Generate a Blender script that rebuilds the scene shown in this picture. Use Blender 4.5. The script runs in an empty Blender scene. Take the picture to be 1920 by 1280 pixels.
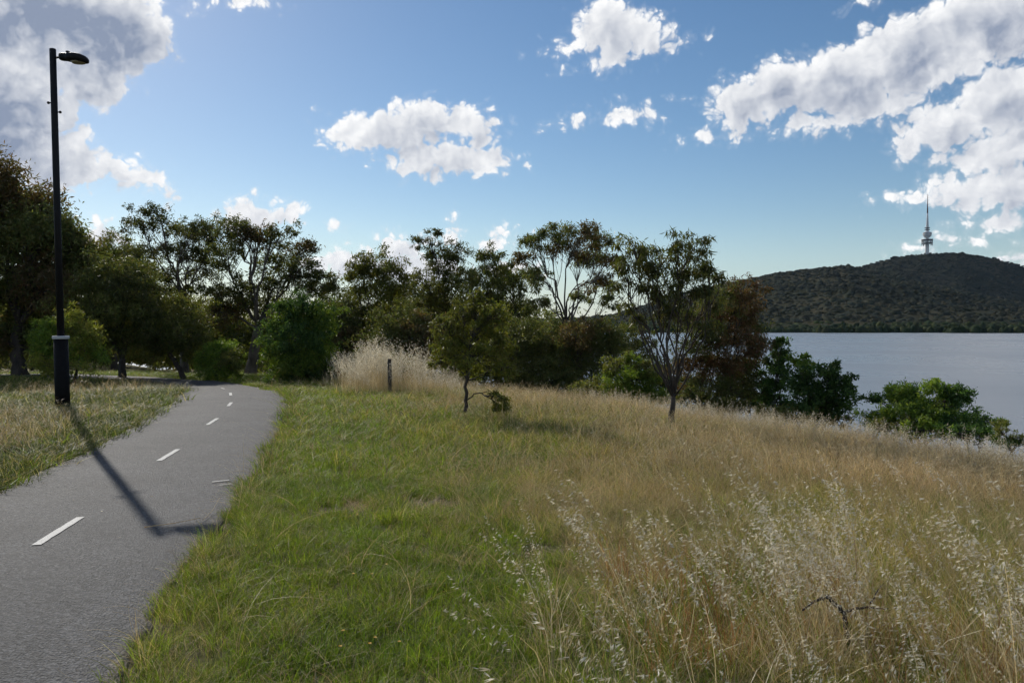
import bpy, math, random
import numpy as np
from mathutils import Vector, Matrix

R = math.radians
SC = bpy.context.scene
COL = SC.collection
rng = np.random.default_rng(7)
random.seed(7)

# ------------------------------------------------------------------ camera, sky, sun, exposure
EYE = 1.70
FPX = 1493.0            # focal length in photo pixels (28 mm on 36 mm)
PITCH = math.atan(35.0 / FPX)
SUN_AZ, SUN_EL = -33.2, 31.4      # degrees; azimuth measured from +Y towards +X
SUN_DIR = Vector((math.sin(R(SUN_AZ)) * math.cos(R(SUN_EL)), math.cos(R(SUN_AZ)) * math.cos(R(SUN_EL)), math.sin(R(SUN_EL))))

cam_d = bpy.data.cameras.new('camera')
cam_d.lens = 28.0
cam_d.sensor_width = 36.0
cam_d.clip_start = 0.05
cam_d.clip_end = 20000
cam = bpy.data.objects.new('camera', cam_d)
cam.location = (0, 0, EYE)
cam.rotation_euler = (math.pi / 2 - PITCH, 0, 0)
COL.objects.link(cam)
SC.camera = cam

sun_d = bpy.data.lights.new('sun', 'SUN')
sun_d.energy = 3.4
sun_d.angle = R(0.53)
sun_d.color = (1.0, 0.94, 0.84)
sun = bpy.data.objects.new('sun', sun_d)
sun.rotation_euler = SUN_DIR.to_track_quat('Z', 'Y').to_euler()
sun.location = (0, 0, 60)
COL.objects.link(sun)

SC.view_settings.view_transform = 'Standard'
SC.view_settings.look = 'None'
SC.view_settings.gamma = 1.0
SC.view_settings.use_curve_mapping = False
SC.view_settings.exposure = 0.0
SC.cycles.max_bounces = 4
SC.cycles.diffuse_bounces = 2
SC.cycles.glossy_bounces = 3
SC.cycles.transmission_bounces = 4
SC.cycles.transparent_max_bounces = 8
SC.cycles.use_denoising = True
SC.cycles.use_adaptive_sampling = True
SC.cycles.adaptive_threshold = 0.03
SC.cycles.adaptive_min_samples = 16
SC.cycles.sample_clamp_indirect = 4.0


def azel(px, py):
    """photo pixel -> (azimuth, elevation) of the direction it looks at"""
    x = (px - 960) / FPX
    y = -(py - 640) / FPX
    cz, sz = math.cos(PITCH), math.sin(PITCH)
    dy, dz = cz + y * sz, y * cz - sz
    return math.atan2(x, dy), math.atan2(dz, math.hypot(x, dy))


# cloud banks: centre, half sizes (photo pixels), tilt in degrees
CLOUDS = [
    # heavy bank over the big gum
    (30, 40, 200, 130, 0), (150, 60, 130, 110, 0), (235, 60, 75, 95, 0), (292, 82, 42, 42, 0), (170, 150, 85, 55, 20), (20, 200, 110, 140, 0),
    (90, 200, 60, 60, 0), (100, 300, 110, 62, 0), (190, 320, 85, 35, 0), (270, 335, 55, 26, 0), (314, 368, 16, 20, 0),
    (150, 262, 22, 26, 0), (205, 285, 26, 12, 0),
    (366, 20, 18, 14, 40), (450, 4, 46, 18, -10),
    # middle cloud
    (735, 248, 118, 40, 0), (790, 226, 62, 42, 0), (655, 262, 50, 24, 10), (870, 232, 66, 32, -10), (835, 300, 118, 34, 0), (935, 308, 44, 14, 10),
    (905, 262, 30, 24, 0),
    # upper cloud
    (1140, 60, 72, 52, 0), (1140, 20, 42, 34, 0), (1212, 62, 50, 36, 0), (1062, 92, 42, 14, 10), (1150, 108, 52, 22, 0), (1262, 84, 24, 9, -10),
    (1058, 137, 11, 8, 20), (1320, 66, 11, 9, 0), (1271, 186, 11, 8, 0), (1610, 6, 24, 12, 0),
    (1055, 235, 42, 12, -12), (1085, 222, 22, 12, 0), (1178, 220, 50, 15, 8), (1162, 206, 26, 12, 0), (1205, 214, 22, 12, 0),
    # long bank on the right
    (1385, 195, 66, 48, 0), (1470, 165, 82, 56, -10), (1580, 150, 120, 66, -10), (1720, 100, 130, 82, -12), (1870, 40, 140, 84, -12), (1540, 232, 96, 24, 0),
    (1330, 255, 40, 9, 0), (1395, 250, 30, 16, 0), (1640, 200, 90, 34, -20),
    (1770, 240, 92, 48, -15), (1880, 190, 100, 62, -15), (1880, 280, 130, 38, 0), (1700, 272, 40, 28, 0),
    (1730, 372, 74, 18, -4), (1800, 352, 80, 32, 0), (1890, 350, 110, 44, 0), (1870, 415, 70, 16, -18), (1810, 455, 44, 14, -20),
    (1920, 474, 66, 26, 10), (1724, 466, 34, 11, 0),
    # low clouds behind the trees
    (485, 402, 62, 30, 0), (438, 412, 30, 24, 0), (484, 372, 13, 14, 0), (548, 402, 22, 24, 0), (632, 420, 17, 10, -10), (611, 440, 8, 6, 0),
    (665, 492, 84, 30, 0), (755, 466, 50, 28, 10), (780, 505, 80, 30, 0), (855, 425, 18, 24, -20), (840, 455, 26, 14, 0), (946, 438, 24, 10, -15), (925, 462, 28, 14, 0),
    (600, 500, 40, 22, 0), (185, 440, 34, 32, 0), (246, 402, 22, 10, -10), (230, 455, 30, 14, 0), (960, 500, 60, 14, 0),
]


def build_world():
    w = bpy.data.worlds.new('World')
    SC.world = w
    w.use_nodes = True
    nt = w.node_tree
    nt.nodes.clear()
    N, L = nt.nodes.new, nt.links.new

    def val(x, s):
        if isinstance(x, (int, float)):
            s.default_value = x
        elif x is not None:
            L(x, s)

    def m(op, a, b=None, c=None, clamp=False):
        n = N('ShaderNodeMath')
        n.operation = op
        n.use_clamp = clamp
        val(a, n.inputs[0]); val(b, n.inputs[1]); val(c, n.inputs[2])
        return n.outputs[0]

    def vm(op, a, b=None, scale=None):
        n = N('ShaderNodeVectorMath')
        n.operation = op
        for i, x in enumerate((a, b)):
            if x is None: continue
            if isinstance(x, tuple): n.inputs[i].default_value = x
            else: L(x, n.inputs[i])
        if scale is not None: val(scale, n.inputs['Scale'])
        return n.outputs['Value'] if op in ('LENGTH', 'DOT_PRODUCT') else n.outputs[0]

    def sstep(x, lo, hi, a=0.0, b=1.0):
        n = N('ShaderNodeMapRange')
        n.interpolation_type = 'SMOOTHSTEP'
        L(x, n.inputs[0])
        for i, v in enumerate((lo, hi, a, b)): val(v, n.inputs[i + 1])
        return n.outputs[0]

    def noise(vec, scale, detail, rough, lac=2.0):
        n = N('ShaderNodeTexNoise')
        n.inputs['Scale'].default_value = scale
        n.inputs['Detail'].default_value = detail
        n.inputs['Roughness'].default_value = rough
        n.inputs['Lacunarity'].default_value = lac
        L(vec, n.inputs['Vector'])
        return n

    def billow(vec, scale, detail):
        n = N('ShaderNodeTexVoronoi')
        n.feature = 'F1'
        n.inputs['Scale'].default_value = scale
        n.inputs['Detail'].default_value = detail
        n.inputs['Roughness'].default_value = 0.55
        L(vec, n.inputs['Vector'])
        return n.outputs['Distance']

    tc = N('ShaderNodeTexCoord')
    d = tc.outputs['Generated']
    sep = N('ShaderNodeSeparateXYZ'); L(d, sep.inputs[0])
    # domain warp of the direction, then azimuth / elevation
    w1 = noise(d, 30.0, 3.0, 0.5)
    warp = vm('SCALE', vm('SUBTRACT', w1.outputs['Color'], (0.5, 0.5, 0.5)), scale=0.022)
    dw = vm('ADD', d, warp)
    sw = N('ShaderNodeSeparateXYZ'); L(dw, sw.inputs[0])
    az = m('ARCTAN2', sw.outputs[0], sw.outputs[1])
    el = m('ARCTAN2', sw.outputs[2], m('SQRT', m('ADD', m('MULTIPLY', sw.outputs[0], sw.outputs[0]), m('MULTIPLY', sw.outputs[1], sw.outputs[1]))))
    cmb = N('ShaderNodeCombineXYZ'); L(az, cmb.inputs[0]); L(el, cmb.inputs[1])
    p = cmb.outputs[0]

    field = None; shadow = None
    poff = vm('ADD', p, (-0.009, 0.017, 0))      # a step towards the sun
    for (cx, cy, rx, ry, tilt) in CLOUDS:
        a0, e0 = azel(cx, cy)
        a1, _ = azel(cx + rx, cy); a2, _ = azel(cx - rx, cy)
        _, e1 = azel(cx, cy - ry); _, e2 = azel(cx, cy + ry)
        ra, re = max(1e-4, (a1 - a2) / 2), max(1e-4, (e1 - e2) / 2)
        mp = N('ShaderNodeVectorMath'); mp.operation = 'MULTIPLY_ADD'
        L(p, mp.inputs[0]); mp.inputs[1].default_value = (1 / ra, 1 / re, 0); mp.inputs[2].default_value = (-a0 / ra, -e0 / re, 0)
        ln = vm('LENGTH', mp.outputs[0])
        k = min(ra, re)
        sd = m('MULTIPLY_ADD', ln, -k, k * 1.06 + 0.0084)
        field = sd if field is None else m('SMOOTH_MAX', field, sd, 0.006)
        if min(rx, ry) >= 20:
            mo = N('ShaderNodeVectorMath'); mo.operation = 'MULTIPLY_ADD'
            L(poff, mo.inputs[0]); mo.inputs[1].default_value = (1 / ra, 1 / re, 0); mo.inputs[2].default_value = (-a0 / ra, -e0 / re, 0)
            so = m('MULTIPLY_ADD', vm('LENGTH', mo.outputs[0]), -k, k * 1.06 + 0.0084)
            shadow = so if shadow is None else m('SMOOTH_MAX', shadow, so, 0.010)

    # elsewhere in the sky the same kind of cloud goes on, scattered at random
    big = noise(d, 3.2, 1.0, 0.5).outputs['Fac']
    rand_field = m('MULTIPLY', m('SUBTRACT', big, 0.53), 0.42)
    inside = m('MULTIPLY', sstep(m('ABSOLUTE', az), 0.62, 0.74, 1, 0), sstep(el, 0.40, 0.50, 1, 0))

    fb = noise(dw, 44.0, 6.0, 0.51).outputs['Fac']
    bl = billow(dw, 58.0, 2.0)
    rough = m('ADD', m('MULTIPLY', m('SUBTRACT', fb, 0.5), 0.021), m('MULTIPLY', m('SUBTRACT', 0.44, bl), 0.017))
    # billows are lit from the sun side
    dsn = vm('ADD', dw, vm('SCALE', tuple(SUN_DIR - Vector((0, 0.6, 0.2))), scale=0.012))
    fb1 = noise(dw, 34.0, 4.0, 0.5).outputs['Fac']; fb2 = noise(dsn, 34.0, 4.0, 0.5).outputs['Fac']
    relief = m('ADD', m('MULTIPLY', m('SUBTRACT', fb1, fb2), 1.15), m('MULTIPLY', m('SUBTRACT', 0.42, bl), 0.22))
    soft = noise(dw, 15.0, 4.0, 0.55).outputs['Fac']
    blot = m('MULTIPLY_ADD', m('SUBTRACT', soft, 0.5), 2.0, 0.86)
    sunang = vm('DOT_PRODUCT', d, tuple(SUN_DIR))
    glow = sstep(sunang, 0.70, 0.93)
    above = sstep(sep.outputs[2], -0.01, 0.02)
    sky = N('ShaderNodeTexSky')
    sky.sky_type = 'NISHITA'
    sky.sun_disc = False
    sky.sun_elevation = R(SUN_EL)
    sky.sun_rotation = R(SUN_AZ)
    sky.altitude = 560
    sky.air_density = 1.0
    sky.dust_density = 0.32
    sky.ozone_density = 1.2
    hs = N('ShaderNodeHueSaturation'); hs.inputs['Saturation'].default_value = 1.2; L(sky.outputs[0], hs.inputs['Color'])
    skyb = vm('SCALE', hs.outputs[0], scale=0.090)
    air = N('ShaderNodeMix'); air.data_type = 'RGBA'          # pale moist air low down, all the way round
    L(sstep(sep.outputs[2], 0.0, 0.13, 0.55, 0.0), air.inputs[0]); L(skyb, air.inputs[6]); air.inputs[7].default_value = (0.44, 0.60, 0.71, 1)
    skyb = air.outputs[2]

    def shade(fld, shd):
        dens = m('ADD', fld, rough)
        alpha = sstep(dens, -0.0012, 0.0078)
        alpha = m('MAXIMUM', alpha, m('MULTIPLY', sstep(dens, -0.006, 0.004), 0.14))
        # thin rims let the light through, thick cores are grey
        thick = m('ADD', m('MULTIPLY', sstep(fld, 0.0, 0.060), 0.34), m('MULTIPLY', sstep(m('ADD', shd, m('MULTIPLY', rough, 0.7)), -0.006, 0.040), 0.52))
        thick = m('MULTIPLY', thick, blot)
        thick = m('SUBTRACT', thick, relief, clamp=True)
        ramp = N('ShaderNodeMix'); ramp.data_type = 'RGBA'
        L(m('MULTIPLY', thick, m('MULTIPLY_ADD', glow, 0.08, 0.96)), ramp.inputs[0])
        ramp.inputs[6].default_value = (1.02, 1.025, 1.03, 1)
        ramp.inputs[7].default_value = (0.27, 0.325, 0.445, 1)
        tot = N('ShaderNodeMix'); tot.data_type = 'RGBA'
        L(m('MULTIPLY', alpha, above), tot.inputs[0]); L(skyb, tot.inputs[6]); L(ramp.outputs[2], tot.inputs[7])
        bg = N('ShaderNodeBackground')
        bg.inputs['Strength'].default_value = 1.0
        L(tot.outputs[2], bg.inputs['Color'])
        return bg.outputs[0]
    mixs = N('ShaderNodeMixShader')
    L(inside, mixs.inputs[0]); L(shade(rand_field, rand_field), mixs.inputs[1]); L(shade(field, shadow), mixs.inputs[2])
    out = N('ShaderNodeOutputWorld')
    L(mixs.outputs[0], out.inputs['Surface'])
    w.cycles.sampling_method = 'MANUAL'
    w.cycles.sample_map_resolution = 512


build_world()

# ------------------------------------------------------------------ helpers
def tag(o, label=None, cat=None, group=None, kind=None):
    if label: o['label'] = label
    if cat: o['category'] = cat
    if group: o['group'] = group
    if kind: o['kind'] = kind
    return o


def empty(name, loc):
    o = bpy.data.objects.new(name, None)
    o.location = loc
    o.empty_display_size = 0.2
    COL.objects.link(o)
    return o


def link(name, me, parent=None, local=False):
    o = bpy.data.objects.new(name, me)
    COL.objects.link(o)
    if parent is not None:
        o.parent = parent
        if not local:
            o.location = -Vector(parent.location)
    return o


def np_mesh(name, verts, quads=None, tris=None, cols=None, mat=None, smooth=False):
    verts = np.asarray(verts, np.float32)
    parts, sizes = [], []
    if quads is not None and len(quads):
        q = np.asarray(quads, np.int32); parts.append(q.ravel()); sizes.append(np.full(len(q), 4, np.int32))
    if tris is not None and len(tris):
        t = np.asarray(tris, np.int32); parts.append(t.ravel()); sizes.append(np.full(len(t), 3, np.int32))
    loops = np.concatenate(parts); sz = np.concatenate(sizes)
    me = bpy.data.meshes.new(name)
    me.vertices.add(len(verts)); me.vertices.foreach_set('co', verts.ravel())
    me.loops.add(len(loops)); me.loops.foreach_set('vertex_index', loops)
    me.polygons.add(len(sz))
    st = np.zeros(len(sz), np.int32); st[1:] = np.cumsum(sz)[:-1]
    me.polygons.foreach_set('loop_start', st)
    me.polygons.foreach_set('loop_total', sz)
    me.polygons.foreach_set('use_smooth', np.full(len(sz), bool(smooth)))
    if cols is not None:
        a = me.color_attributes.new('Col', 'FLOAT_COLOR', 'POINT')
        c = np.ones((len(verts), 4), np.float32); c[:, :3] = cols
        a.data.foreach_set('color', c.ravel())
    me.update(calc_edges=True)
    if mat: me.materials.append(mat)
    return me


class Geo:
    """collects vertices / quads / tris / colours"""
    def __init__(s): s.v, s.q, s.t, s.c, s.n = [], [], [], [], 0
    def add(s, v, q=None, t=None, c=None):
        v = np.asarray(v, float)
        if q is not None and len(q): s.q.append(np.asarray(q) + s.n)
        if t is not None and len(t): s.t.append(np.asarray(t) + s.n)
        s.v.append(v); s.n += len(v)
        if c is not None: s.c.append(np.broadcast_to(np.asarray(c, float), (len(v), 3)))
    def mesh(s, name, mat, smooth=False):
        return np_mesh(name, np.concatenate(s.v), np.concatenate(s.q) if s.q else None, np.concatenate(s.t) if s.t else None,
                       np.concatenate(s.c) if s.c else None, mat, smooth)


def tube(pts, rad, sides=6, cap=True):
    pts = np.asarray(pts, float); n = len(pts)
    rad = np.broadcast_to(np.asarray(rad, float), (n,))
    tan = np.gradient(pts, axis=0); tan /= np.linalg.norm(tan, axis=1)[:, None] + 1e-9
    ref = np.array([0.31, 0.17, 0.93]) if abs(tan[0][2]) < 0.9 else np.array([1.0, 0.1, 0.0])
    u = np.cross(tan, ref); u /= np.linalg.norm(u, axis=1)[:, None] + 1e-9
    w = np.cross(tan, u)
    ang = np.arange(sides) * 2 * math.pi / sides
    v = pts[:, None] + rad[:, None, None] * (np.cos(ang)[None, :, None] * u[:, None] + np.sin(ang)[None, :, None] * w[:, None])
    v = v.reshape(-1, 3)
    i = np.arange(n - 1)[:, None] * sides; j = np.arange(sides)[None]; j2 = (j + 1) % sides
    q = np.stack([i + j, i + j2, i + sides + j2, i + sides + j], -1).reshape(-1, 4)
    t = None
    if cap:
        v = np.vstack([v, pts[0], pts[-1]])
        c0, c1 = n * sides, n * sides + 1
        jj = np.arange(sides); kk = (jj + 1) % sides
        t = np.vstack([np.stack([np.full(sides, c0), kk, jj], -1), np.stack([np.full(sides, c1), (n - 1) * sides + jj, (n - 1) * sides + kk], -1)])
    return v, q, t


def lathe(prof, sides=24, center=(0, 0, 0)):
    prof = np.asarray(prof, float)
    ang = np.arange(sides) * 2 * math.pi / sides
    v = np.stack([prof[:, 0:1] * np.cos(ang), prof[:, 0:1] * np.sin(ang), np.repeat(prof[:, 1:2], sides, 1)], -1).reshape(-1, 3) + np.asarray(center)
    i = np.arange(len(prof) - 1)[:, None] * sides; j = np.arange(sides)[None]; j2 = (j + 1) % sides
    q = np.stack([i + j, i + j2, i + sides + j2, i + sides + j], -1).reshape(-1, 4)
    return v, q


def box(cx, cy, cz, sx, sy, sz):
    s = np.array([[-1, -1, -1], [1, -1, -1], [1, 1, -1], [-1, 1, -1], [-1, -1, 1], [1, -1, 1], [1, 1, 1], [-1, 1, 1]]) * 0.5
    v = s * [sx, sy, sz] + [cx, cy, cz]
    return v, [[0, 3, 2, 1], [4, 5, 6, 7], [0, 1, 5, 4], [1, 2, 6, 5], [2, 3, 7, 6], [3, 0, 4, 7]]


# value noise (numpy) for terrain, ragged edges
_perm = np.random.default_rng(3).random((256, 256))
def vnoise(x, y):
    x = np.asarray(x, float); y = np.asarray(y, float)
    xi, yi = np.floor(x).astype(int), np.floor(y).astype(int)
    fx, fy = x - xi, y - yi
    fx = fx * fx * (3 - 2 * fx); fy = fy * fy * (3 - 2 * fy)
    g = lambda a, b: _perm[a % 256, b % 256]
    return (g(xi, yi) * (1 - fx) + g(xi + 1, yi) * fx) * (1 - fy) + (g(xi, yi + 1) * (1 - fx) + g(xi + 1, yi + 1) * fx) * fy
def fbm(x, y, o=4):
    s, a, t = 0, 0.5, 0
    for k in range(o):
        s = s + a * vnoise(x * 2 ** k + 17 * k, y * 2 ** k + 5 * k); t += a; a *= 0.5
    return s / t - 0.5


# ------------------------------------------------------------------ terrain height
LAKE_Z = -10.0
_A = np.radians([-180, -90, -60, -40, -30, -22, -13, 3.8, 13, 23, 32.7, 50, 90, 180])
_RS = np.array([90, 300, 260, 140, 80, 48, 32, 23.5, 19.5, 17.0, 14.6, 13.0, 14.0, 90])
_SL = np.array([0.0, 0.0, 0.0, 0.0, 0.01, 0.04, 0.13, 0.27, 0.29, 0.30, 0.30, 0.30, 0.28, 0.0])

def softplus(t): return np.where(t > 20, t, np.log1p(np.exp(np.minimum(t, 20))))

def H(x, y):
    x = np.asarray(x, float); y = np.asarray(y, float)
    a = np.arctan2(x, y); r = np.hypot(x, y)
    rs = np.interp(a, _A, _RS); sl = np.interp(a, _A, _SL)
    pre = -0.45 * np.minimum(r / rs, 1.0) ** 2
    z = pre - sl * 2.0 * softplus((r - rs) / 2.0)
    z = z - 0.02 * np.maximum(0, r - 24) * (sl < 0.05) * np.clip((r - 24) / 30, 0, 1)
    dip = np.clip((r - 21.8) / 4.5, 0, 1); dip = dip * dip * (3 - 2 * dip)
    z = z - 0.30 * dip * np.clip((np.radians(-11) - a) / 0.12, 0, 1)
    near = np.clip((r - 4) / 12, 0, 1)
    z = z + 0.22 * fbm(x * 0.11 + 3, y * 0.11, 3) * near
    return np.maximum(z, -12.5 + 0 * x) if np.ndim(z) == 0 else np.maximum(z, -12.5)


def ray(px, py):
    x = (px - 960) / FPX; y = -(py - 640) / FPX
    cz, sz = math.cos(PITCH), math.sin(PITCH)
    return np.array([x, cz + y * sz, y * cz - sz])

def at(px, py, Y):
    d = ray(px, py)
    return np.array([0, 0, EYE]) + d * (Y / d[1])

def ground_at(px, py, lo=1.5, hi=60):
    d = ray(px, py); o = np.array([0, 0, EYE])
    ts = np.linspace(lo, hi, 4000)
    P = o + d * ts[:, None]
    dz = P[:, 2] - H(P[:, 0], P[:, 1])
    k = int(np.argmax(dz < 0)) if (dz < 0).any() else len(ts) - 1
    return P[k]

# ------------------------------------------------------------------ materials
def new_mat(name):
    m = bpy.data.materials.new(name); m.use_nodes = True
    nt = m.node_tree; nt.nodes.clear()
    out = nt.nodes.new('ShaderNodeOutputMaterial')
    return m, nt, out

def nd(nt, t, **kw):
    n = nt.nodes.new(t)
    for k, v in kw.items():
        if k in n.inputs: n.inputs[k].default_value = v
        else: setattr(n, k, v)
    return n

def principled(name, color, rough=0.6, metal=0.0, spec=0.5, nscale=None, namount=0.15, bump=0.0, bscale=None):
    m, nt, out = new_mat(name)
    b = nd(nt, 'ShaderNodeBsdfPrincipled', Roughness=rough, Metallic=metal)
    b.inputs['Specular IOR Level'].default_value = spec
    b.inputs['Base Color'].default_value = (*color, 1)
    if nscale:
        tc = nd(nt, 'ShaderNodeTexCoord')
        n = nd(nt, 'ShaderNodeTexNoise', Scale=nscale, Detail=6.0, Roughness=0.65)
        nt.links.new(tc.outputs['Object'], n.inputs['Vector'])
        mx = nd(nt, 'ShaderNodeMix', data_type='RGBA')
        mx.inputs[6].default_value = (*[c * (1 - namount) for c in color], 1)
        mx.inputs[7].default_value = (*[min(1, c * (1 + namount)) for c in color], 1)
        nt.links.new(n.outputs['Fac'], mx.inputs[0]); nt.links.new(mx.outputs[2], b.inputs['Base Color'])
        if bump:
            n2 = nd(nt, 'ShaderNodeTexNoise', Scale=bscale or nscale, Detail=6.0)
            nt.links.new(tc.outputs['Object'], n2.inputs['Vector'])
            bp = nd(nt, 'ShaderNodeBump', Strength=bump, Distance=0.02)
            nt.links.new(n2.outputs['Fac'], bp.inputs['Height']); nt.links.new(bp.outputs[0], b.inputs['Normal'])
    nt.links.new(b.outputs[0], out.inputs['Surface'])
    return m


def leaf_mat(name, transl=0.4, tcol=(1.1, 1.15, 0.6), gloss=0.25, rough=0.5, patch=None):
    """colour from the Col attribute, jittered per instance, thin and translucent"""
    m, nt, out = new_mat(name)
    L = nt.links.new
    at_ = nd(nt, 'ShaderNodeAttribute', attribute_name='Col')
    oi = nd(nt, 'ShaderNodeObjectInfo')
    hsv = nd(nt, 'ShaderNodeHueSaturation')
    mr = nd(nt, 'ShaderNodeMapRange'); mr.inputs[3].default_value = 0.75; mr.inputs[4].default_value = 1.25
    L(oi.outputs['Random'], mr.inputs[0]); L(mr.outputs[0], hsv.inputs['Value'])
    L(at_.outputs['Color'], hsv.inputs['Color'])
    col = hsv.outputs[0]
    if patch:
        geo = nd(nt, 'ShaderNodeNewGeometry')
        n = nd(nt, 'ShaderNodeTexNoise', Scale=patch[0], Detail=3.0, Roughness=0.6)
        L(geo.outputs['Position'], n.inputs['Vector'])
        r = nd(nt, 'ShaderNodeMapRange'); r.inputs[1].default_value = 0.35; r.inputs[2].default_value = 0.65
        L(n.outputs['Fac'], r.inputs[0])
        mm = nd(nt, 'ShaderNodeMix', data_type='RGBA', blend_type='MULTIPLY')
        tint = nd(nt, 'ShaderNodeMix', data_type='RGBA')
        tint.inputs[6].default_value = (*patch[1], 1); tint.inputs[7].default_value = (*patch[2], 1)
        L(r.outputs[0], tint.inputs[0])
        mm.inputs[0].default_value = 1.0
        L(col, mm.inputs[6]); L(tint.outputs[2], mm.inputs[7])
        col = mm.outputs[2]
    dif = nd(nt, 'ShaderNodeBsdfPrincipled', Roughness=rough)
    dif.inputs['Specular IOR Level'].default_value = gloss
    L(col, dif.inputs['Base Color'])
    tm = nd(nt, 'ShaderNodeMix', data_type='RGBA', blend_type='MULTIPLY'); tm.inputs[0].default_value = 1.0
    tm.inputs[7].default_value = (*tcol, 1)
    L(col, tm.inputs[6])
    tr = nd(nt, 'ShaderNodeBsdfTranslucent'); L(tm.outputs[2], tr.inputs['Color'])
    mix = nd(nt, 'ShaderNodeMixShader'); mix.inputs[0].default_value = transl
    L(dif.outputs[0], mix.inputs[1]); L(tr.outputs[0], mix.inputs[2])
    L(mix.outputs[0], out.inputs['Surface'])
    return m


M_LEAF = leaf_mat('leaf', 0.52, (1.2, 1.2, 0.5), 0.35, 0.45)
M_GRASS = leaf_mat('grass_blade', 0.45, (1.15, 1.2, 0.55), 0.2, 0.5, patch=(0.55, (0.78, 0.85, 0.8), (1.2, 1.1, 0.95)))
M_DRY = leaf_mat('dry_grass', 0.40, (1.1, 1.0, 0.8), 0.2, 0.5, patch=(0.35, (0.8, 0.82, 0.8), (1.15, 1.08, 1.0)))
M_OAT = leaf_mat('oat_husk', 0.45, (1.05, 1.0, 0.88), 0.3, 0.4)


def bark_mat(name, c1, c2, scale=6.0):
    m, nt, out = new_mat(name); L = nt.links.new
    tc = nd(nt, 'ShaderNodeTexCoord'); mp = nd(nt, 'ShaderNodeMapping'); mp.inputs['Scale'].default_value = (1, 1, 0.25)
    L(tc.outputs['Object'], mp.inputs[0])
    n = nd(nt, 'ShaderNodeTexNoise', Scale=scale, Detail=8.0, Roughness=0.7); L(mp.outputs[0], n.inputs['Vector'])
    cr = nd(nt, 'ShaderNodeMix', data_type='RGBA'); cr.inputs[6].default_value = (*c1, 1); cr.inputs[7].default_value = (*c2, 1)
    rr = nd(nt, 'ShaderNodeMapRange'); rr.inputs[1].default_value = 0.35; rr.inputs[2].default_value = 0.68
    L(n.outputs['Fac'], rr.inputs[0]); L(rr.outputs[0], cr.inputs[0])
    b = nd(nt, 'ShaderNodeBsdfPrincipled', Roughness=0.85)
    bp = nd(nt, 'ShaderNodeBump', Strength=0.7, Distance=0.03); L(n.outputs['Fac'], bp.inputs['Height'])
    L(cr.outputs[2], b.inputs['Base Color']); L(bp.outputs[0], b.inputs['Normal']); L(b.outputs[0], out.inputs['Surface'])
    return m

M_BARK = bark_mat('bark_dark', (0.020, 0.016, 0.013), (0.085, 0.068, 0.054))
M_BARKG = bark_mat('bark_grey', (0.045, 0.038, 0.032), (0.17, 0.145, 0.12), 3.0)


def ground_mat():
    m, nt, out = new_mat('soil_and_thatch'); L = nt.links.new
    g = nd(nt, 'ShaderNodeNewGeometry')
    n1 = nd(nt, 'ShaderNodeTexNoise', Scale=0.5, Detail=5.0, Roughness=0.65)
    n2 = nd(nt, 'ShaderNodeTexNoise', Scale=14.0, Detail=8.0, Roughness=0.75)
    n3 = nd(nt, 'ShaderNodeTexVoronoi', Scale=60.0)
    for n in (n1, n2, n3): L(g.outputs['Position'], n.inputs['Vector'])
    a = nd(nt, 'ShaderNodeMix', data_type='RGBA'); a.inputs[6].default_value = (0.105, 0.120, 0.036, 1); a.inputs[7].default_value = (0.30, 0.24, 0.14, 1)
    r1 = nd(nt, 'ShaderNodeMapRange'); r1.inputs[1].default_value = 0.38; r1.inputs[2].default_value = 0.62
    L(n1.outputs['Fac'], r1.inputs[0]); L(r1.outputs[0], a.inputs[0])
    b = nd(nt, 'ShaderNodeMix', data_type='RGBA', blend_type='MULTIPLY'); b.inputs[0].default_value = 0.9
    r2 = nd(nt, 'ShaderNodeMapRange'); r2.inputs[1].default_value = 0.3; r2.inputs[2].default_value = 0.7; r2.inputs[3].default_value = 0.35; r2.inputs[4].default_value = 1.3
    L(n2.outputs['Fac'], r2.inputs[0]); L(a.outputs[2], b.inputs[6]); L(r2.outputs[0], b.inputs[7])
    p = nd(nt, 'ShaderNodeBsdfPrincipled', Roughness=0.95); p.inputs['Specular IOR Level'].default_value = 0.1
    bp = nd(nt, 'ShaderNodeBump', Strength=0.8, Distance=0.03); L(n2.outputs['Fac'], bp.inputs['Height'])
    L(b.outputs[2], p.inputs['Base Color']); L(bp.outputs[0], p.inputs['Normal']); L(p.outputs[0], out.inputs['Surface'])
    return m


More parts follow.
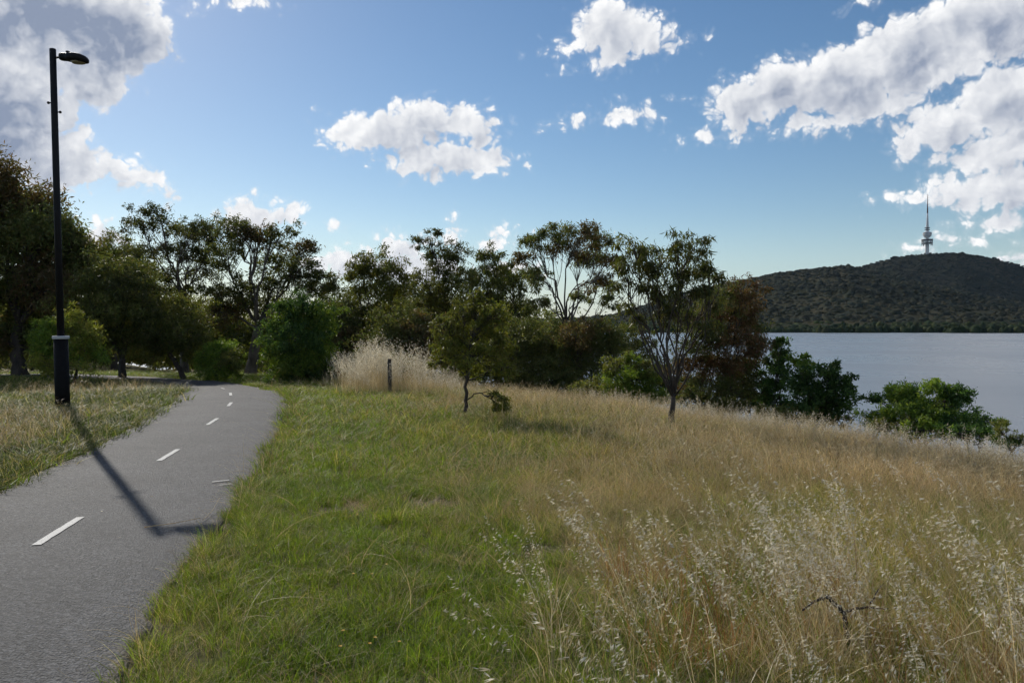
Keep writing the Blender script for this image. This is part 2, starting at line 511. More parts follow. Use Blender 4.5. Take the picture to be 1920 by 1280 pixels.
def asphalt_mat():
    m, nt, out = new_mat('asphalt'); L = nt.links.new
    g = nd(nt, 'ShaderNodeNewGeometry')
    v = nd(nt, 'ShaderNodeTexVoronoi', Scale=72.0); n = nd(nt, 'ShaderNodeTexNoise', Scale=90.0, Detail=5.0, Roughness=0.8)
    big = nd(nt, 'ShaderNodeTexNoise', Scale=0.9, Detail=5.0, Roughness=0.6)
    for k in (v, n, big): L(g.outputs['Position'], k.inputs['Vector'])
    cr = nd(nt, 'ShaderNodeValToRGB')
    e = cr.color_ramp.elements
    e[0].position = 0.0; e[0].color = (0.016, 0.016, 0.017, 1)
    e[1].position = 1.0; e[1].color = (0.21, 0.21, 0.215, 1)
    e2 = cr.color_ramp.elements.new(0.55); e2.color = (0.052, 0.052, 0.054, 1)
    sepc = nd(nt, 'ShaderNodeSeparateColor'); L(v.outputs['Color'], sepc.inputs[0])
    mixv = nd(nt, 'ShaderNodeMath', operation='MULTIPLY_ADD'); L(sepc.outputs[0], mixv.inputs[0]); mixv.inputs[1].default_value = 0.55
    nm = nd(nt, 'ShaderNodeMath', operation='MULTIPLY'); L(n.outputs['Fac'], nm.inputs[0]); nm.inputs[1].default_value = 0.45
    L(nm.outputs[0], mixv.inputs[2]); L(mixv.outputs[0], cr.inputs[0])
    mm = nd(nt, 'ShaderNodeMix', data_type='RGBA', blend_type='MULTIPLY'); mm.inputs[0].default_value = 1
    r2 = nd(nt, 'ShaderNodeMapRange'); r2.inputs[1].default_value = 0.3; r2.inputs[2].default_value = 0.7; r2.inputs[3].default_value = 0.68; r2.inputs[4].default_value = 1.16
    L(big.outputs['Fac'], r2.inputs[0]); L(cr.outputs[0], mm.inputs[6]); L(r2.outputs[0], mm.inputs[7])
    p = nd(nt, 'ShaderNodeBsdfPrincipled', Roughness=0.75); p.inputs['Specular IOR Level'].default_value = 0.35
    bp = nd(nt, 'ShaderNodeBump', Strength=1.0, Distance=0.008); L(v.outputs['Distance'], bp.inputs['Height'])
    # soil and leaf crumbs creeping in from the edges
    ea = nd(nt, 'ShaderNodeAttribute', attribute_name='Col'); es = nd(nt, 'ShaderNodeSeparateColor'); L(ea.outputs['Color'], es.inputs[0])
    dn = nd(nt, 'ShaderNodeTexNoise', Scale=9.0, Detail=8.0, Roughness=0.75); L(g.outputs['Position'], dn.inputs['Vector'])
    da = nd(nt, 'ShaderNodeMath', operation='ADD'); L(es.outputs[0], da.inputs[0]); L(dn.outputs['Fac'], da.inputs[1])
    dr = nd(nt, 'ShaderNodeMapRange'); dr.inputs[1].default_value = 1.28; dr.inputs[2].default_value = 1.5; L(da.outputs[0], dr.inputs[0])
    dirt = nd(nt, 'ShaderNodeMix', data_type='RGBA'); dirt.inputs[7].default_value = (0.15, 0.125, 0.085, 1)
    L(dr.outputs[0], dirt.inputs[0]); L(mm.outputs[2], dirt.inputs[6])
    # hairline cracks
    ck = nd(nt, 'ShaderNodeTexVoronoi', feature='DISTANCE_TO_EDGE', Scale=0.42); wv = nd(nt, 'ShaderNodeTexNoise', Scale=1.6, Detail=5.0, Roughness=0.65)
    L(g.outputs['Position'], wv.inputs['Vector']); wa = nd(nt, 'ShaderNodeVectorMath', operation='ADD'); L(g.outputs['Position'], wa.inputs[0]); L(wv.outputs['Color'], wa.inputs[1]); L(wa.outputs[0], ck.inputs['Vector'])
    cr2 = nd(nt, 'ShaderNodeMapRange'); cr2.inputs[1].default_value = 0.0; cr2.inputs[2].default_value = 0.0045; cr2.inputs[3].default_value = 0.5; cr2.inputs[4].default_value = 1.0; L(ck.outputs['Distance'], cr2.inputs[0])
    ckm = nd(nt, 'ShaderNodeMix', data_type='RGBA', blend_type='MULTIPLY'); ckm.inputs[0].default_value = 1.0; L(dirt.outputs[2], ckm.inputs[6]); L(cr2.outputs[0], ckm.inputs[7])
    L(ckm.outputs[2], p.inputs['Base Color']); L(bp.outputs[0], p.inputs['Normal']); L(p.outputs[0], out.inputs['Surface'])
    return m


def paint_mat():
    m, nt, out = new_mat('worn_white_paint'); L = nt.links.new
    g = nd(nt, 'ShaderNodeNewGeometry')
    n = nd(nt, 'ShaderNodeTexNoise', Scale=70.0, Detail=6.0, Roughness=0.8); L(g.outputs['Position'], n.inputs['Vector'])
    r = nd(nt, 'ShaderNodeMapRange'); r.inputs[1].default_value = 0.36; r.inputs[2].default_value = 0.5; L(n.outputs['Fac'], r.inputs[0])
    mx = nd(nt, 'ShaderNodeMix', data_type='RGBA'); mx.inputs[6].default_value = (0.16, 0.16, 0.16, 1); mx.inputs[7].default_value = (0.52, 0.51, 0.48, 1)
    L(r.outputs[0], mx.inputs[0])
    p = nd(nt, 'ShaderNodeBsdfPrincipled', Roughness=0.7); L(mx.outputs[2], p.inputs['Base Color'])
    L(p.outputs[0], out.inputs['Surface'])
    return m


def water_mat():
    m, nt, out = new_mat('lake_water'); L = nt.links.new
    g = nd(nt, 'ShaderNodeNewGeometry')
    mp = nd(nt, 'ShaderNodeMapping'); mp.inputs['Scale'].default_value = (0.7, 1.0, 1.0); mp.inputs['Rotation'].default_value = (0, 0, 0.5)
    L(g.outputs['Position'], mp.inputs[0])
    n1 = nd(nt, 'ShaderNodeTexNoise', Scale=0.9, Detail=5.0, Roughness=0.6); n2 = nd(nt, 'ShaderNodeTexNoise', Scale=0.012, Detail=4.0)
    L(mp.outputs[0], n1.inputs['Vector']); L(mp.outputs[0], n2.inputs['Vector'])
    p = nd(nt, 'ShaderNodeBsdfPrincipled', IOR=1.33)
    p.inputs['Base Color'].default_value = (0.22, 0.235, 0.255, 1)
    r = nd(nt, 'ShaderNodeMapRange'); r.inputs[1].default_value = 0.35; r.inputs[2].default_value = 0.65; r.inputs[3].default_value = 0.24; r.inputs[4].default_value = 0.34
    L(n2.outputs['Fac'], r.inputs[0]); L(r.outputs[0], p.inputs['Roughness'])
    bp = nd(nt, 'ShaderNodeBump', Strength=0.38, Distance=0.3); L(n1.outputs['Fac'], bp.inputs['Height']); L(bp.outputs[0], p.inputs['Normal'])
    L(p.outputs[0], out.inputs['Surface'])
    return m


def hill_mat():
    m, nt, out = new_mat('hill_soil'); L = nt.links.new
    g = nd(nt, 'ShaderNodeNewGeometry')
    n = nd(nt, 'ShaderNodeTexNoise', Scale=0.006, Detail=6.0, Roughness=0.65); L(g.outputs['Position'], n.inputs['Vector'])
    mx = nd(nt, 'ShaderNodeMix', data_type='RGBA'); mx.inputs[6].default_value = (0.034, 0.038, 0.026, 1); mx.inputs[7].default_value = (0.068, 0.062, 0.040, 1)
    r = nd(nt, 'ShaderNodeMapRange'); r.inputs[1].default_value = 0.42; r.inputs[2].default_value = 0.62
    L(n.outputs['Fac'], r.inputs[0]); L(r.outputs[0], mx.inputs[0])
    p = nd(nt, 'ShaderNodeBsdfPrincipled', Roughness=1.0); p.inputs['Specular IOR Level'].default_value = 0.0
    L(mx.outputs[2], p.inputs['Base Color']); L(p.outputs[0], out.inputs['Surface'])
    return m


M_GROUND, M_ASPHALT, M_PAINT, M_WATER, M_HILL = ground_mat(), asphalt_mat(), paint_mat(), water_mat(), hill_mat()
M_BLACK = principled('black_paint', (0.008, 0.008, 0.010), 0.5, spec=0.2, nscale=8, namount=0.3)
M_SLEEVE = principled('black_sleeve', (0.009, 0.009, 0.010), 0.7, spec=0.12, nscale=14, namount=0.4, bump=0.2, bscale=40)
M_GALV = principled('grey_cap', (0.42, 0.43, 0.44), 0.5, nscale=20, namount=0.2)
M_LENS = principled('lamp_lens', (0.25, 0.22, 0.16), 0.25, nscale=10)
M_POST = bark_mat('weathered_timber', (0.03, 0.027, 0.025), (0.11, 0.10, 0.09), 18.0)
M_CONC = principled('tower_concrete', (0.62, 0.62, 0.63), 0.8, nscale=0.1, namount=0.1)
M_STEEL = principled('tower_steel', (0.14, 0.14, 0.16), 0.6, nscale=0.3)
M_MAST = principled('tower_antenna', (0.10, 0.04, 0.04), 0.6, nscale=0.3)

# ------------------------------------------------------------------ setting: ground, lake, hill
def axis(lo, dlo, dhi, hi, step, grow=1.09):
    mid = list(np.arange(dlo, dhi + 1e-6, step))
    up, s, x = [], step, dhi
    while x < hi: s *= grow; x += s; up.append(x)
    dn, s, x = [], step, dlo
    while x > lo: s *= grow; x -= s; dn.append(x)
    return np.array(dn[::-1] + mid + up)

gx = axis(-4000, -13, 12, 4500, 0.25)
gy = axis(-300, 0, 32, 5200, 0.25)
X, Y = np.meshgrid(gx, gy)
Z = H(X, Y)
nx, ny = len(gx), len(gy)
ii = (np.arange(ny - 1)[:, None] * nx + np.arange(nx - 1)[None]).ravel()
Q = np.stack([ii, ii + 1, ii + nx + 1, ii + nx], -1)
me = np_mesh('ground', np.stack([X, Y, Z], -1).reshape(-1, 3), Q, mat=M_GROUND, smooth=True)
g = link('ground', me); tag(g, 'grassy soil bank sloping from the path down to the lake', 'ground', kind='structure')

lx = np.linspace(-600, 4500, 60); ly = np.linspace(-200, 1500, 40)
LX, LY = np.meshgrid(lx, ly)
ii = (np.arange(39)[:, None] * 60 + np.arange(59)[None]).ravel()
me = np_mesh('lake', np.stack([LX, LY, np.full_like(LX, LAKE_Z)], -1).reshape(-1, 3), np.stack([ii, ii + 1, ii + 61, ii + 60], -1), mat=M_WATER)
tag(link('lake', me), 'calm grey blue lake below the grassy bank', 'lake', kind='structure')

# wooded hill: two ridges, heights read along their crests
REAR_Y, FRONT_Y = 2770.0, 2050.0
REAR = np.array([(300, 600), (900, 598), (1100, 596), (1300, 572), (1500, 530), (1600, 503), (1680, 482), (1740, 475), (1800, 474), (1860, 484), (1920, 500), (2000, 522), (2200, 570), (2600, 600)], float)
FRONT = np.array([(300, 603), (900, 602), (1080, 597), (1150, 590), (1200, 576), (1260, 553), (1370, 530), (1450, 513), (1520, 504), (1590, 498), (1650, 512), (1700, 523), (1740, 532), (1800, 544), (1856, 556), (1920, 566), (2100, 588), (2400, 602)], float)

def ridge(t, prof, Yc):
    px = 960 + t * FPX
    return EYE + (605 - np.interp(px, prof[:, 0], prof[:, 1])) / FPX * Yc

def hillz(x, y):
    t = x / y
    zf = ridge(t, FRONT, FRONT_Y) ; zr = ridge(t, REAR, REAR_Y)
    shore = 905 + 90 * fbm(t * 14, t * 0 + 2.3, 4) + 30 * np.sin(t * 6)
    u = np.clip((y - shore) / (FRONT_Y - shore), -0.2, 1)
    f = np.where(y < FRONT_Y, -11.5 + (zf + 11.5) * np.sign(u) * np.abs(u) ** 1.15, zf - 0.34 * (y - FRONT_Y))
    r = np.where(y < REAR_Y, zr - 0.46 * (REAR_Y - y) * (1 - 0.12 * (REAR_Y - y) / 900), zr - 0.3 * (y - REAR_Y))
    z = np.maximum(f, r)
    amp = np.clip((y - shore - 60) / 500, 0, 1) * np.clip((z + 10) / 60, 0, 1)
    crest = 1 - np.exp(-((y - REAR_Y) / 160) ** 2) - np.exp(-((y - FRONT_Y) / 120) ** 2)
    return z + amp * crest * (64 * fbm(x / 240, y / 420, 4))

ht = np.linspace(-0.25, 1.15, 330); hy = np.concatenate([np.linspace(850, 1200, 30), np.linspace(1212, 3000, 130), np.linspace(3020, 4200, 20)])
HT, HY = np.meshgrid(ht, hy); HX = HT * HY
HZ = hillz(HX, HY)
n1, n2 = len(ht), len(hy)
ii = (np.arange(n2 - 1)[:, None] * n1 + np.arange(n1 - 1)[None]).ravel()
me = np_mesh('hill', np.stack([HX, HY, HZ], -1).reshape(-1, 3), np.stack([ii, ii + 1, ii + n1 + 1, ii + n1], -1), mat=M_HILL, smooth=True)
tag(link('hill', me), 'broad wooded hill rising beyond the lake', 'hill', kind='structure')


def blob_template():
    # lumpy low-poly canopy: one open dome of 11 vertices
    v = []
    for k, (r, z) in enumerate(((0.95, 0.10), (0.74, 0.70))):
        for j in range(5):
            a = (j + 0.5 * (k % 2)) * math.pi / 2.5
            v.append((r * math.cos(a), r * math.sin(a), z))
    v.append((0, 0, 1.0))
    t = []
    for j in range(5):
        a, b, c, d = j, (j + 1) % 5, 5 + j, 5 + (j + 1) % 5
        t += [(a, b, c), (b, d, c), (c, d, 10)]
    return np.array(v), np.array(t)


def scatter_blobs(name, P, rad, hgt, cols, mat, label, seed=1):
    r = np.random.default_rng(seed)
    bv, bt = blob_template()
    n = len(P)
    jit = 1 + r.normal(0, 0.16, (n, len(bv), 1))
    V = bv[None] * jit * np.stack([rad, rad, hgt], -1)[:, None, :]
    ang = r.random(n) * 6.28
    c, s = np.cos(ang)[:, None], np.sin(ang)[:, None]
    V = np.stack([V[..., 0] * c - V[..., 1] * s, V[..., 0] * s + V[..., 1] * c, V[..., 2]], -1) + P[:, None, :]
    T = bt[None] + (np.arange(n) * len(bv))[:, None, None]
    C = np.repeat(cols, len(bv), 0)
    me = np_mesh(name, V.reshape(-1, 3), None, T.reshape(-1, 3), C, mat, True)
    o = link(name, me); tag(o, label, 'forest', kind='stuff')
    return o

def hill_forest():
    r = np.random.default_rng(11)
    n = 84000
    t = r.uniform(-0.2, 0.95, n); y = np.sqrt(r.uniform(910 ** 2, 2950 ** 2, n)); x = t * y
    z = hillz(x, y)
    dens = fbm(x / 300, y / 300, 4) + 0.62 + 0.6 * fbm(x / 60, y / 90, 3)
    bare = (np.abs(x - 680 - 0.12 * (y - 1150)) < 130) & (y > 1080) & (y < 1420)
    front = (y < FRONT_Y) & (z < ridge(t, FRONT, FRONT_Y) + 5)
    keep = (z > -8.5) & (r.random(n) < np.clip(dens * 2.6, 0.2, 1) * np.where(front, 0.85, 1) * np.where(bare, 0.45, 1)) & ~((y > 2080) & (y < 2250) & (r.random(n) < 0.7))
    t, x, y, z = t[keep], x[keep], y[keep], z[keep]
    n = len(x)
    shore = z < 2
    rad = np.clip(r.lognormal(1.32, 0.42, n), 1.4, 9.5); hg = rad * r.uniform(0.40, 0.85, n)
    rad[shore] *= 0.8; hg[shore] *= 0.75
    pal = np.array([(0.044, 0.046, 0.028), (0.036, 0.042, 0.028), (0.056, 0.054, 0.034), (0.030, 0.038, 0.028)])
    c = pal[r.integers(0, 4, n)] * r.uniform(0.85, 1.15, (n, 1)) * (1 + 0.9 * fbm(x / 180, y / 260, 3))[:, None] * np.where(front[keep], 0.95, 0.66)[:, None]  # rear ridge trees coloured darker to imitate cloud shadow on that slope
    pg = np.array([(0.034, 0.052, 0.022), (0.028, 0.044, 0.022), (0.055, 0.066, 0.028)])
    c[shore] = pg[r.integers(0, 3, shore.sum())] * r.uniform(0.8, 1.2, (shore.sum(), 1))
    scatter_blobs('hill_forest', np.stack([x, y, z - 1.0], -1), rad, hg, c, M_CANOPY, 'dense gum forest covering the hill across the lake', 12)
    # dense shoreline belt
    n = 2600
    t = r.uniform(-0.1, 0.95, n)
    sh = 905 + 90 * fbm(t * 14, t * 0 + 2.3, 4) + 30 * np.sin(t * 6)
    y = sh + 12 + np.abs(r.normal(0, 26, n)); x = t * y; z = hillz(x, y)
    k = z > -10.4; x, y, z = x[k], y[k], z[k]; n = len(x)
    rad = r.uniform(2.5, 5.5, n); hg = rad * r.uniform(1.1, 1.9, n) * (0.75 + 0.6 * vnoise(x / 70, y * 0))
    scatter_blobs('shore_forest', np.stack([x, y, np.maximum(z - 0.8, -10.6)], -1), rad, hg, pg[r.integers(0, 3, n)] * r.uniform(0.7, 1.25, (n, 1)), M_CANOPY, 'green belt of trees along the far lake shore', 13)

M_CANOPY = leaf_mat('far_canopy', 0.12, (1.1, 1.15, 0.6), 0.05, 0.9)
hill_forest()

# ------------------------------------------------------------------ path
CL = [(-330, 1330), (-120, 1150), (110, 1005), (228, 920), (315, 860), (362, 824), (398, 794), (420, 773), (431, 758), (434, 746), (431, 738.5), (424, 733)]
C = np.array([ground_at(px, py)[:2] for px, py in CL])
# carry on round the bend to the left, and back behind the camera
d0 = C[0] - C[1]; d0 /= np.linalg.norm(d0)
pre = [C[0] + d0 * s for s in (12, 8, 4, 2)]
e = C[-1] - C[-2]; ang = math.atan2(e[1], e[0]); pos = C[-1].copy(); post = []
for k in range(14):
    ang += 0.13 if k < 5 else 0.03
    pos = pos + 1.5 * np.array([math.cos(ang), math.sin(ang)]); post.append(pos.copy())
C = np.array(pre + list(C) + post)
def resample(P, step):
    s = np.r_[0, np.cumsum(np.linalg.norm(np.diff(P, axis=0), axis=1))]
    u = np.arange(0, s[-1], step)
    return np.stack([np.interp(u, s, P[:, k]) for k in (0, 1)], -1), u
PC, PS = resample(C, 0.25)
for _ in range(14):      # smooth the bends
    PC[1:-1] = 0.25 * PC[:-2] + 0.5 * PC[1:-1] + 0.25 * PC[2:]
T_ = np.gradient(PC, axis=0); T_ /= np.linalg.norm(T_, axis=1)[:, None]
NR = np.stack([T_[:, 1], -T_[:, 0]], -1)       # to the right of travel
HWR, HWL = 1.22, 1.18
wl = HWL + 0.16 * fbm(PS * 0.8, PS * 0 + 1, 4); wr = HWR + 0.14 * fbm(PS * 0.9, PS * 0 + 9, 4)

def build_path():
    # draped strip with crumbling edges, 30 mm proud, sides dropped into the soil
    S, U = resample(PC, 0.06)
    Tn = np.gradient(S, axis=0); Tn /= np.linalg.norm(Tn, axis=1)[:, None]
    Nr = np.stack([Tn[:, 1], -Tn[:, 0]], -1)
    l = np.interp(U, PS[:len(wl)], wl) + 0.05 * fbm(U * 5, U * 0 + 4, 3); r_ = np.interp(U, PS[:len(wr)], wr) + 0.05 * fbm(U * 5, U * 0 + 7, 3)
    rows = []
    prof = ((-1.0, -0.06), (-1.0, 0.022), (-0.96, 0.03), (-0.8, 0.034), (-0.2, 0.04), (0.2, 0.04), (0.8, 0.034), (0.96, 0.03), (1.0, 0.022), (1.0, -0.06))
    for f, dz in prof:
        off = np.where(f < 0, l, r_) * f + (0.015 if dz < 0 else 0) * np.sign(f)
        P = S + Nr * off[:, None]
        rows.append(np.stack([P[:, 0], P[:, 1], H(P[:, 0], P[:, 1]) + dz], -1))
    V = np.stack(rows, 1); k = V.shape[1]; n = V.shape[0]
    i = (np.arange(n - 1)[:, None] * k + np.arange(k - 1)[None]).ravel()
    me = np_mesh('path', V.reshape(-1, 3), np.stack([i, i + 1, i + k + 1, i + k], -1), cols=np.tile(np.array([[max(0, (abs(f) - 0.7) / 0.3)] * 3 for f, _ in prof]), (n, 1)), mat=M_ASPHALT, smooth=True)
    o = link('path', me); tag(o, 'grey asphalt cycle path curving away to the left', 'path', kind='structure')
    return o

path = build_path()

def path_strip(name, p0, p1, width, mat, parent):
    """painted dash between two ground points, 4 mm over the asphalt"""
    p0, p1 = np.asarray(p0[:2]), np.asarray(p1[:2])
    d = p1 - p0; Ls = np.linalg.norm(d); d /= Ls; nrm = np.array([d[1], -d[0]])
    m_ = 14; u = np.linspace(0, 1, m_); rows = []
    rj = np.random.default_rng(int(Ls * 1e6) % 9999)
    for f in (-0.5, 0.5):
        P = p0 + d * (u * Ls)[:, None] + nrm * (f * width * (1 + rj.normal(0, 0.05, m_)))[:, None]
        rows.append(np.stack([P[:, 0], P[:, 1], H(P[:, 0], P[:, 1]) + 0.046], -1))
    V = np.stack(rows, 1).reshape(-1, 3)
    i = np.arange(m_ - 1) * 2
    return link(name, np_mesh(name, V, np.stack([i, i + 1, i + 3, i + 2], -1), mat=mat), parent)

for (a, b) in (((68, 1032), (151, 979)), ((298, 870), (334, 848)), ((389, 801), (408, 788.5)), ((428, 765), (434, 758)), ((433, 744.5), (432, 739.5)), ((421, 731.5), (415, 729.5))):
    path_strip('painted_dash', ground_at(*a), ground_at(*b), 0.066, M_PAINT, path)
for (a, b, wd) in (((398, 911), (430, 907), 0.03), ((412, 917), (436, 914), 0.02)):
    path_strip('paint_smear', ground_at(*a), ground_at(*b), wd, M_PAINT, path)


def path_offset(x, y):
    """signed distance to the centre line, + on the right; index along it"""
    x = np.atleast_1d(x); y = np.atleast_1d(y)
    best = np.full(len(x), 1e9); sg = np.zeros(len(x)); ix = np.zeros(len(x), int)
    P = np.stack([x, y], -1)
    for s in range(0, len(P), 20000):
        D = P[s:s + 20000, None, :] - PC[None, ::2]
        dd = (D ** 2).sum(-1); k = dd.argmin(1)
        best[s:s + 20000] = np.sqrt(dd[np.arange(len(k)), k])
        kk = k * 2
        sg[s:s + 20000] = np.sign((D[np.arange(len(k)), k] * NR[kk]).sum(-1)); ix[s:s + 20000] = kk
    return best * sg, ix

# ------------------------------------------------------------------ street lamp
def street_lamp():
    B = ground_at(118, 768); top = at(97, 92, B[1]); Hh = top[2] - B[2]
    o = empty('street_lamp', B)
    tag(o, 'tall black lamp post with one flat lamp head, left of the path', 'street lamp')
    G = lambda: Geo()
    lean = Matrix.Rotation(R(-0.85), 4, 'Y')
    def put(name, geo, mat, parent=o, smooth=True):
        me = geo.mesh(name, mat, smooth); me.transform(lean)
        return link(name, me, parent, local=True)
    sc = B[1] / FPX
    hs = 1.43
    geo = G(); geo.add(*lathe([(0.0, -0.1), (0.138, -0.1), (0.136, 0.5), (0.134, hs), (0.0, hs)], 28)); put('base_sleeve', geo, M_SLEEVE)
    geo = G(); geo.add(*lathe([(0.0, hs), (0.152, hs), (0.156, hs + 0.012), (0.156, hs + 0.055), (0.148, hs + 0.066), (0.0, hs + 0.066)], 28)); put('collar', geo, M_GALV)
    geo = G(); geo.add(*lathe([(0.0, hs), (0.068, hs + 0.03), (0.064, Hh * 0.6), (0.061, Hh - 0.01), (0.055, Hh), (0.0, Hh)], 24)); put('pole', geo, M_BLACK)
    za = Hh - 0.17
    geo = G(); geo.add(*tube([(0.04, 0, za - 0.01), (0.10, 0, za), (0.2, 0, za + 0.01)], 0.022, 10)); put('arm', geo, M_BLACK)
    # lamp head: loft of rounded sections along +X
    geo = G(); secs = []
    xs = [0.15, 0.155, 0.20, 0.27, 0.29, 0.36, 0.48, 0.58, 0.66, 0.70, 0.71]
    wy = [0.055, 0.08, 0.085, 0.085, 0.10, 0.145, 0.16, 0.15, 0.11, 0.06, 0.02]
    up = [0.04, 0.072, 0.082, 0.082, 0.070, 0.082, 0.080, 0.066, 0.034, -0.012, -0.04]
    lo = [-0.04, -0.06, -0.066, -0.068, -0.07, -0.082, -0.094, -0.10, -0.098, -0.088, -0.075]
    K = 16
    for x_, w_, u_, l_ in zip(xs, wy, up, lo):
        for j in range(K):
            a = 2 * math.pi * j / K
            ca, sa = math.cos(a), math.sin(a)
            yy = w_ * math.copysign(abs(ca) ** 0.6, ca); zz = (u_ + l_) / 2 + (u_ - l_) / 2 * math.copysign(abs(sa) ** 0.7, sa)
            secs.append((x_ + 0.0, yy, zz))
    V = np.array(secs); nS = len(xs)
    i = np.arange(nS - 1)[:, None] * K; j = np.arange(K)[None]; j2 = (j + 1) % K
    q = np.stack([i + j, i + j2, i + K + j2, i + K + j], -1).reshape(-1, 4)
    tcap = [(0, k, k + 1) for k in range(1, K - 1)] + [((nS - 1) * K, (nS - 1) * K + k + 1, (nS - 1) * K + k) for k in range(1, K - 1)]
    V = V @ np.array(Matrix.Rotation(R(3), 3, 'Y')).T + [0, 0, za + 0.01]
    geo.add(V, q, tcap); head = put('lamp_head', geo, M_BLACK)
    geo = G(); v, q = lathe([(0.0, -0.03), (0.10, -0.028), (0.13, 0.0), (0.12, 0.015)], 24); v = v * [1.25, 0.9, 1] + [0.52, 0, za - 0.098]; geo.add(v, q)
    link('lens', (lambda m_: (m_.transform(lean), m_)[1])(geo.mesh('lens', M_LENS, True)), head, local=True)
    geo = G(); geo.add(*box(0.315, 0, za + 0.096, 0.05, 0.12, 0.03)); link('hinge', (lambda m_: (m_.transform(lean), m_)[1])(geo.mesh('hinge', M_BLACK)), head, local=True)
    for (sx, dz) in ((-1, 1.07), (1, 1.26)):
        geo = G(); z0 = Hh - dz
        v, q = lathe([(0.0, -0.03), (0.022, -0.02), (0.03, 0.0), (0.022, 0.02), (0.0, 0.03)], 12); geo.add(v + [sx * 0.115, 0, z0], q)
        geo.add(*tube([(sx * 0.055, 0, z0), (sx * 0.1, 0, z0)], 0.012, 8)); put('cable_knob', geo, M_BLACK)
street_lamp()

# ------------------------------------------------------------------ fence post
def fence_post():
    B = ground_at(731, 741); top = at(729, 673, B[1]); h = top[2] - B[2]
    o = empty('fence_post', B)
    r = np.random.default_rng(4); K = 14; rows = []
    for k, z in enumerate(np.linspace(-0.25, h, 12)):
        a = np.arange(K) * 2 * math.pi / K
        rr = 0.055 * (1 + 0.10 * np.sin(a * 3 + 1) + r.normal(0, 0.02, K)) * (1 - 0.05 * z)
        rows.append(np.stack([rr * np.cos(a) - 0.012 * z, rr * np.sin(a), np.full(K, z) + (r.normal(0, 0.008, K) if k == 11 else 0)], -1))
    V = np.concatenate(rows); i = np.arange(11)[:, None] * K; j = np.arange(K)[None]; j2 = (j + 1) % K
    q = np.stack([i + j, i + j2, i + K + j2, i + K + j], -1).reshape(-1, 4)
    V = np.vstack([V, V[-K:].mean(0) - [0, 0, 0.01]]); t = [(11 * K + a_, 11 * K + (a_ + 1) % K, len(V) - 1) for a_ in range(K)]
    geo = Geo(); geo.add(V, q, t); link('post', geo.mesh('post', M_POST), o, local=True)
    geo = Geo(); geo.add(*tube([(-0.07, -0.02, h - 0.13), (-0.03, -0.07, h - 0.132), (0.03, -0.07, h - 0.128), (0.06, -0.02, h - 0.13), (0.03, 0.055, h - 0.13), (-0.03, 0.06, h - 0.131), (-0.07, -0.02, h - 0.13)], 0.004, 5)); link('wire_tie', geo.mesh('wire_tie', M_STEEL), o, local=True)
    tag(o, 'short dark timber fence post standing in tall pale oats', 'fence post')
fence_post()

# ------------------------------------------------------------------ tower on the hill
def tower():
    b = at(1738, 474, REAR_Y)
    Hh = at(1736, 365, REAR_Y)[2] - b[2]; s = REAR_Y / FPX
    zb = hillz(np.array([b[0]]), np.array([b[1]]))[0]
    o = empty('communications_tower', (b[0], b[1], zb))
    tag(o, 'slender concrete communications tower on the hilltop', 'tower')
    base = b[2] - zb
    def zpx(y): return base + (474 - y) * s
    def put(name, prof, mat, sides=24, parent=o):
        geo = Geo(); geo.add(*lathe([(r_ * s, zpx(y)) for r_, y in prof], sides))
        return link(name, geo.mesh(name, mat, True), parent, local=True)
    put('shaft', [(3.9, 490), (3.5, 470), (3.1, 458), (2.7, 447), (2.6, 432), (2.4, 425), (1.7, 412), (1.25, 400), (0, 399.5)], M_CONC)
    put('antenna', [(1.3, 400), (1.15, 393), (0.85, 385), (0.55, 375), (0.35, 365), (0, 364.5)], M_MAST, 10)
    put('lower_platform', [(2.6, 457.5), (9.4, 457), (9.6, 455.8), (2.6, 455)], M_STEEL)
    up = put('dish_platform', [(2.6, 451.2), (9.8, 450.8), (10.0, 448.8), (2.6, 448.3)], M_STEEL)
    dm = bpy.data.meshes.new('dish')
    geo = Geo(); v, q = lathe([(0.0, 0.0), (0.9 * s, 0.15 * s), (1.5 * s, 0.55 * s), (1.45 * s, 0.6 * s), (0.0, 0.12 * s)], 14); geo.add(v, q); dm = geo.mesh('dish', M_CONC, True)
    for k in range(14):
        a = k * 2 * math.pi / 14
        for y0 in (453.0,) if k % 2 else (453.3, 459.2):
            dobj = link('dish', dm, o, local=True)
            dobj.location = (math.cos(a) * 8.4 * s, math.sin(a) * 8.4 * s, zpx(y0)); dobj.rotation_euler = (0, math.pi / 2, a)
    for k in range(16):
        a = k * 2 * math.pi / 16; geo = Geo()
        geo.add(*tube([(math.cos(a) * 9.2 * s, math.sin(a) * 9.2 * s, zpx(460.5 if k % 2 else 457)), (math.cos(a) * 9.2 * s, math.sin(a) * 9.2 * s, zpx(449))], 0.3 * s, 5))
        link('strut', geo.mesh('strut', M_STEEL), o, local=True)
    for (r_, y0, y1) in ((5.4, 445.6, 443.6), (7.2, 443.1, 441.0), (7.9, 440.4, 438.4), (7.8, 437.8, 436.4)):
        put('pod_floor', [(2.5, y0), (r_ - 0.5, y0), (r_, (y0 + y1) / 2 + 0.3), (r_, y1), (2.5, y1)], M_CONC)
    put('pod_core', [(2.5, 445), (4.6, 444.5), (6.4, 441), (6.6, 436), (2.5, 435.8)], M_STEEL)
    put('pod_roof', [(5.2, 436), (4.8, 434.9), (2.5, 434.4)], M_CONC)
    for y0 in (431.0, 427.4):
        put('gallery', [(2.2, y0 + 0.9), (4.5, y0 + 0.7), (4.7, y0 - 0.5), (2.2, y0 - 0.5)], M_STEEL)
tower()

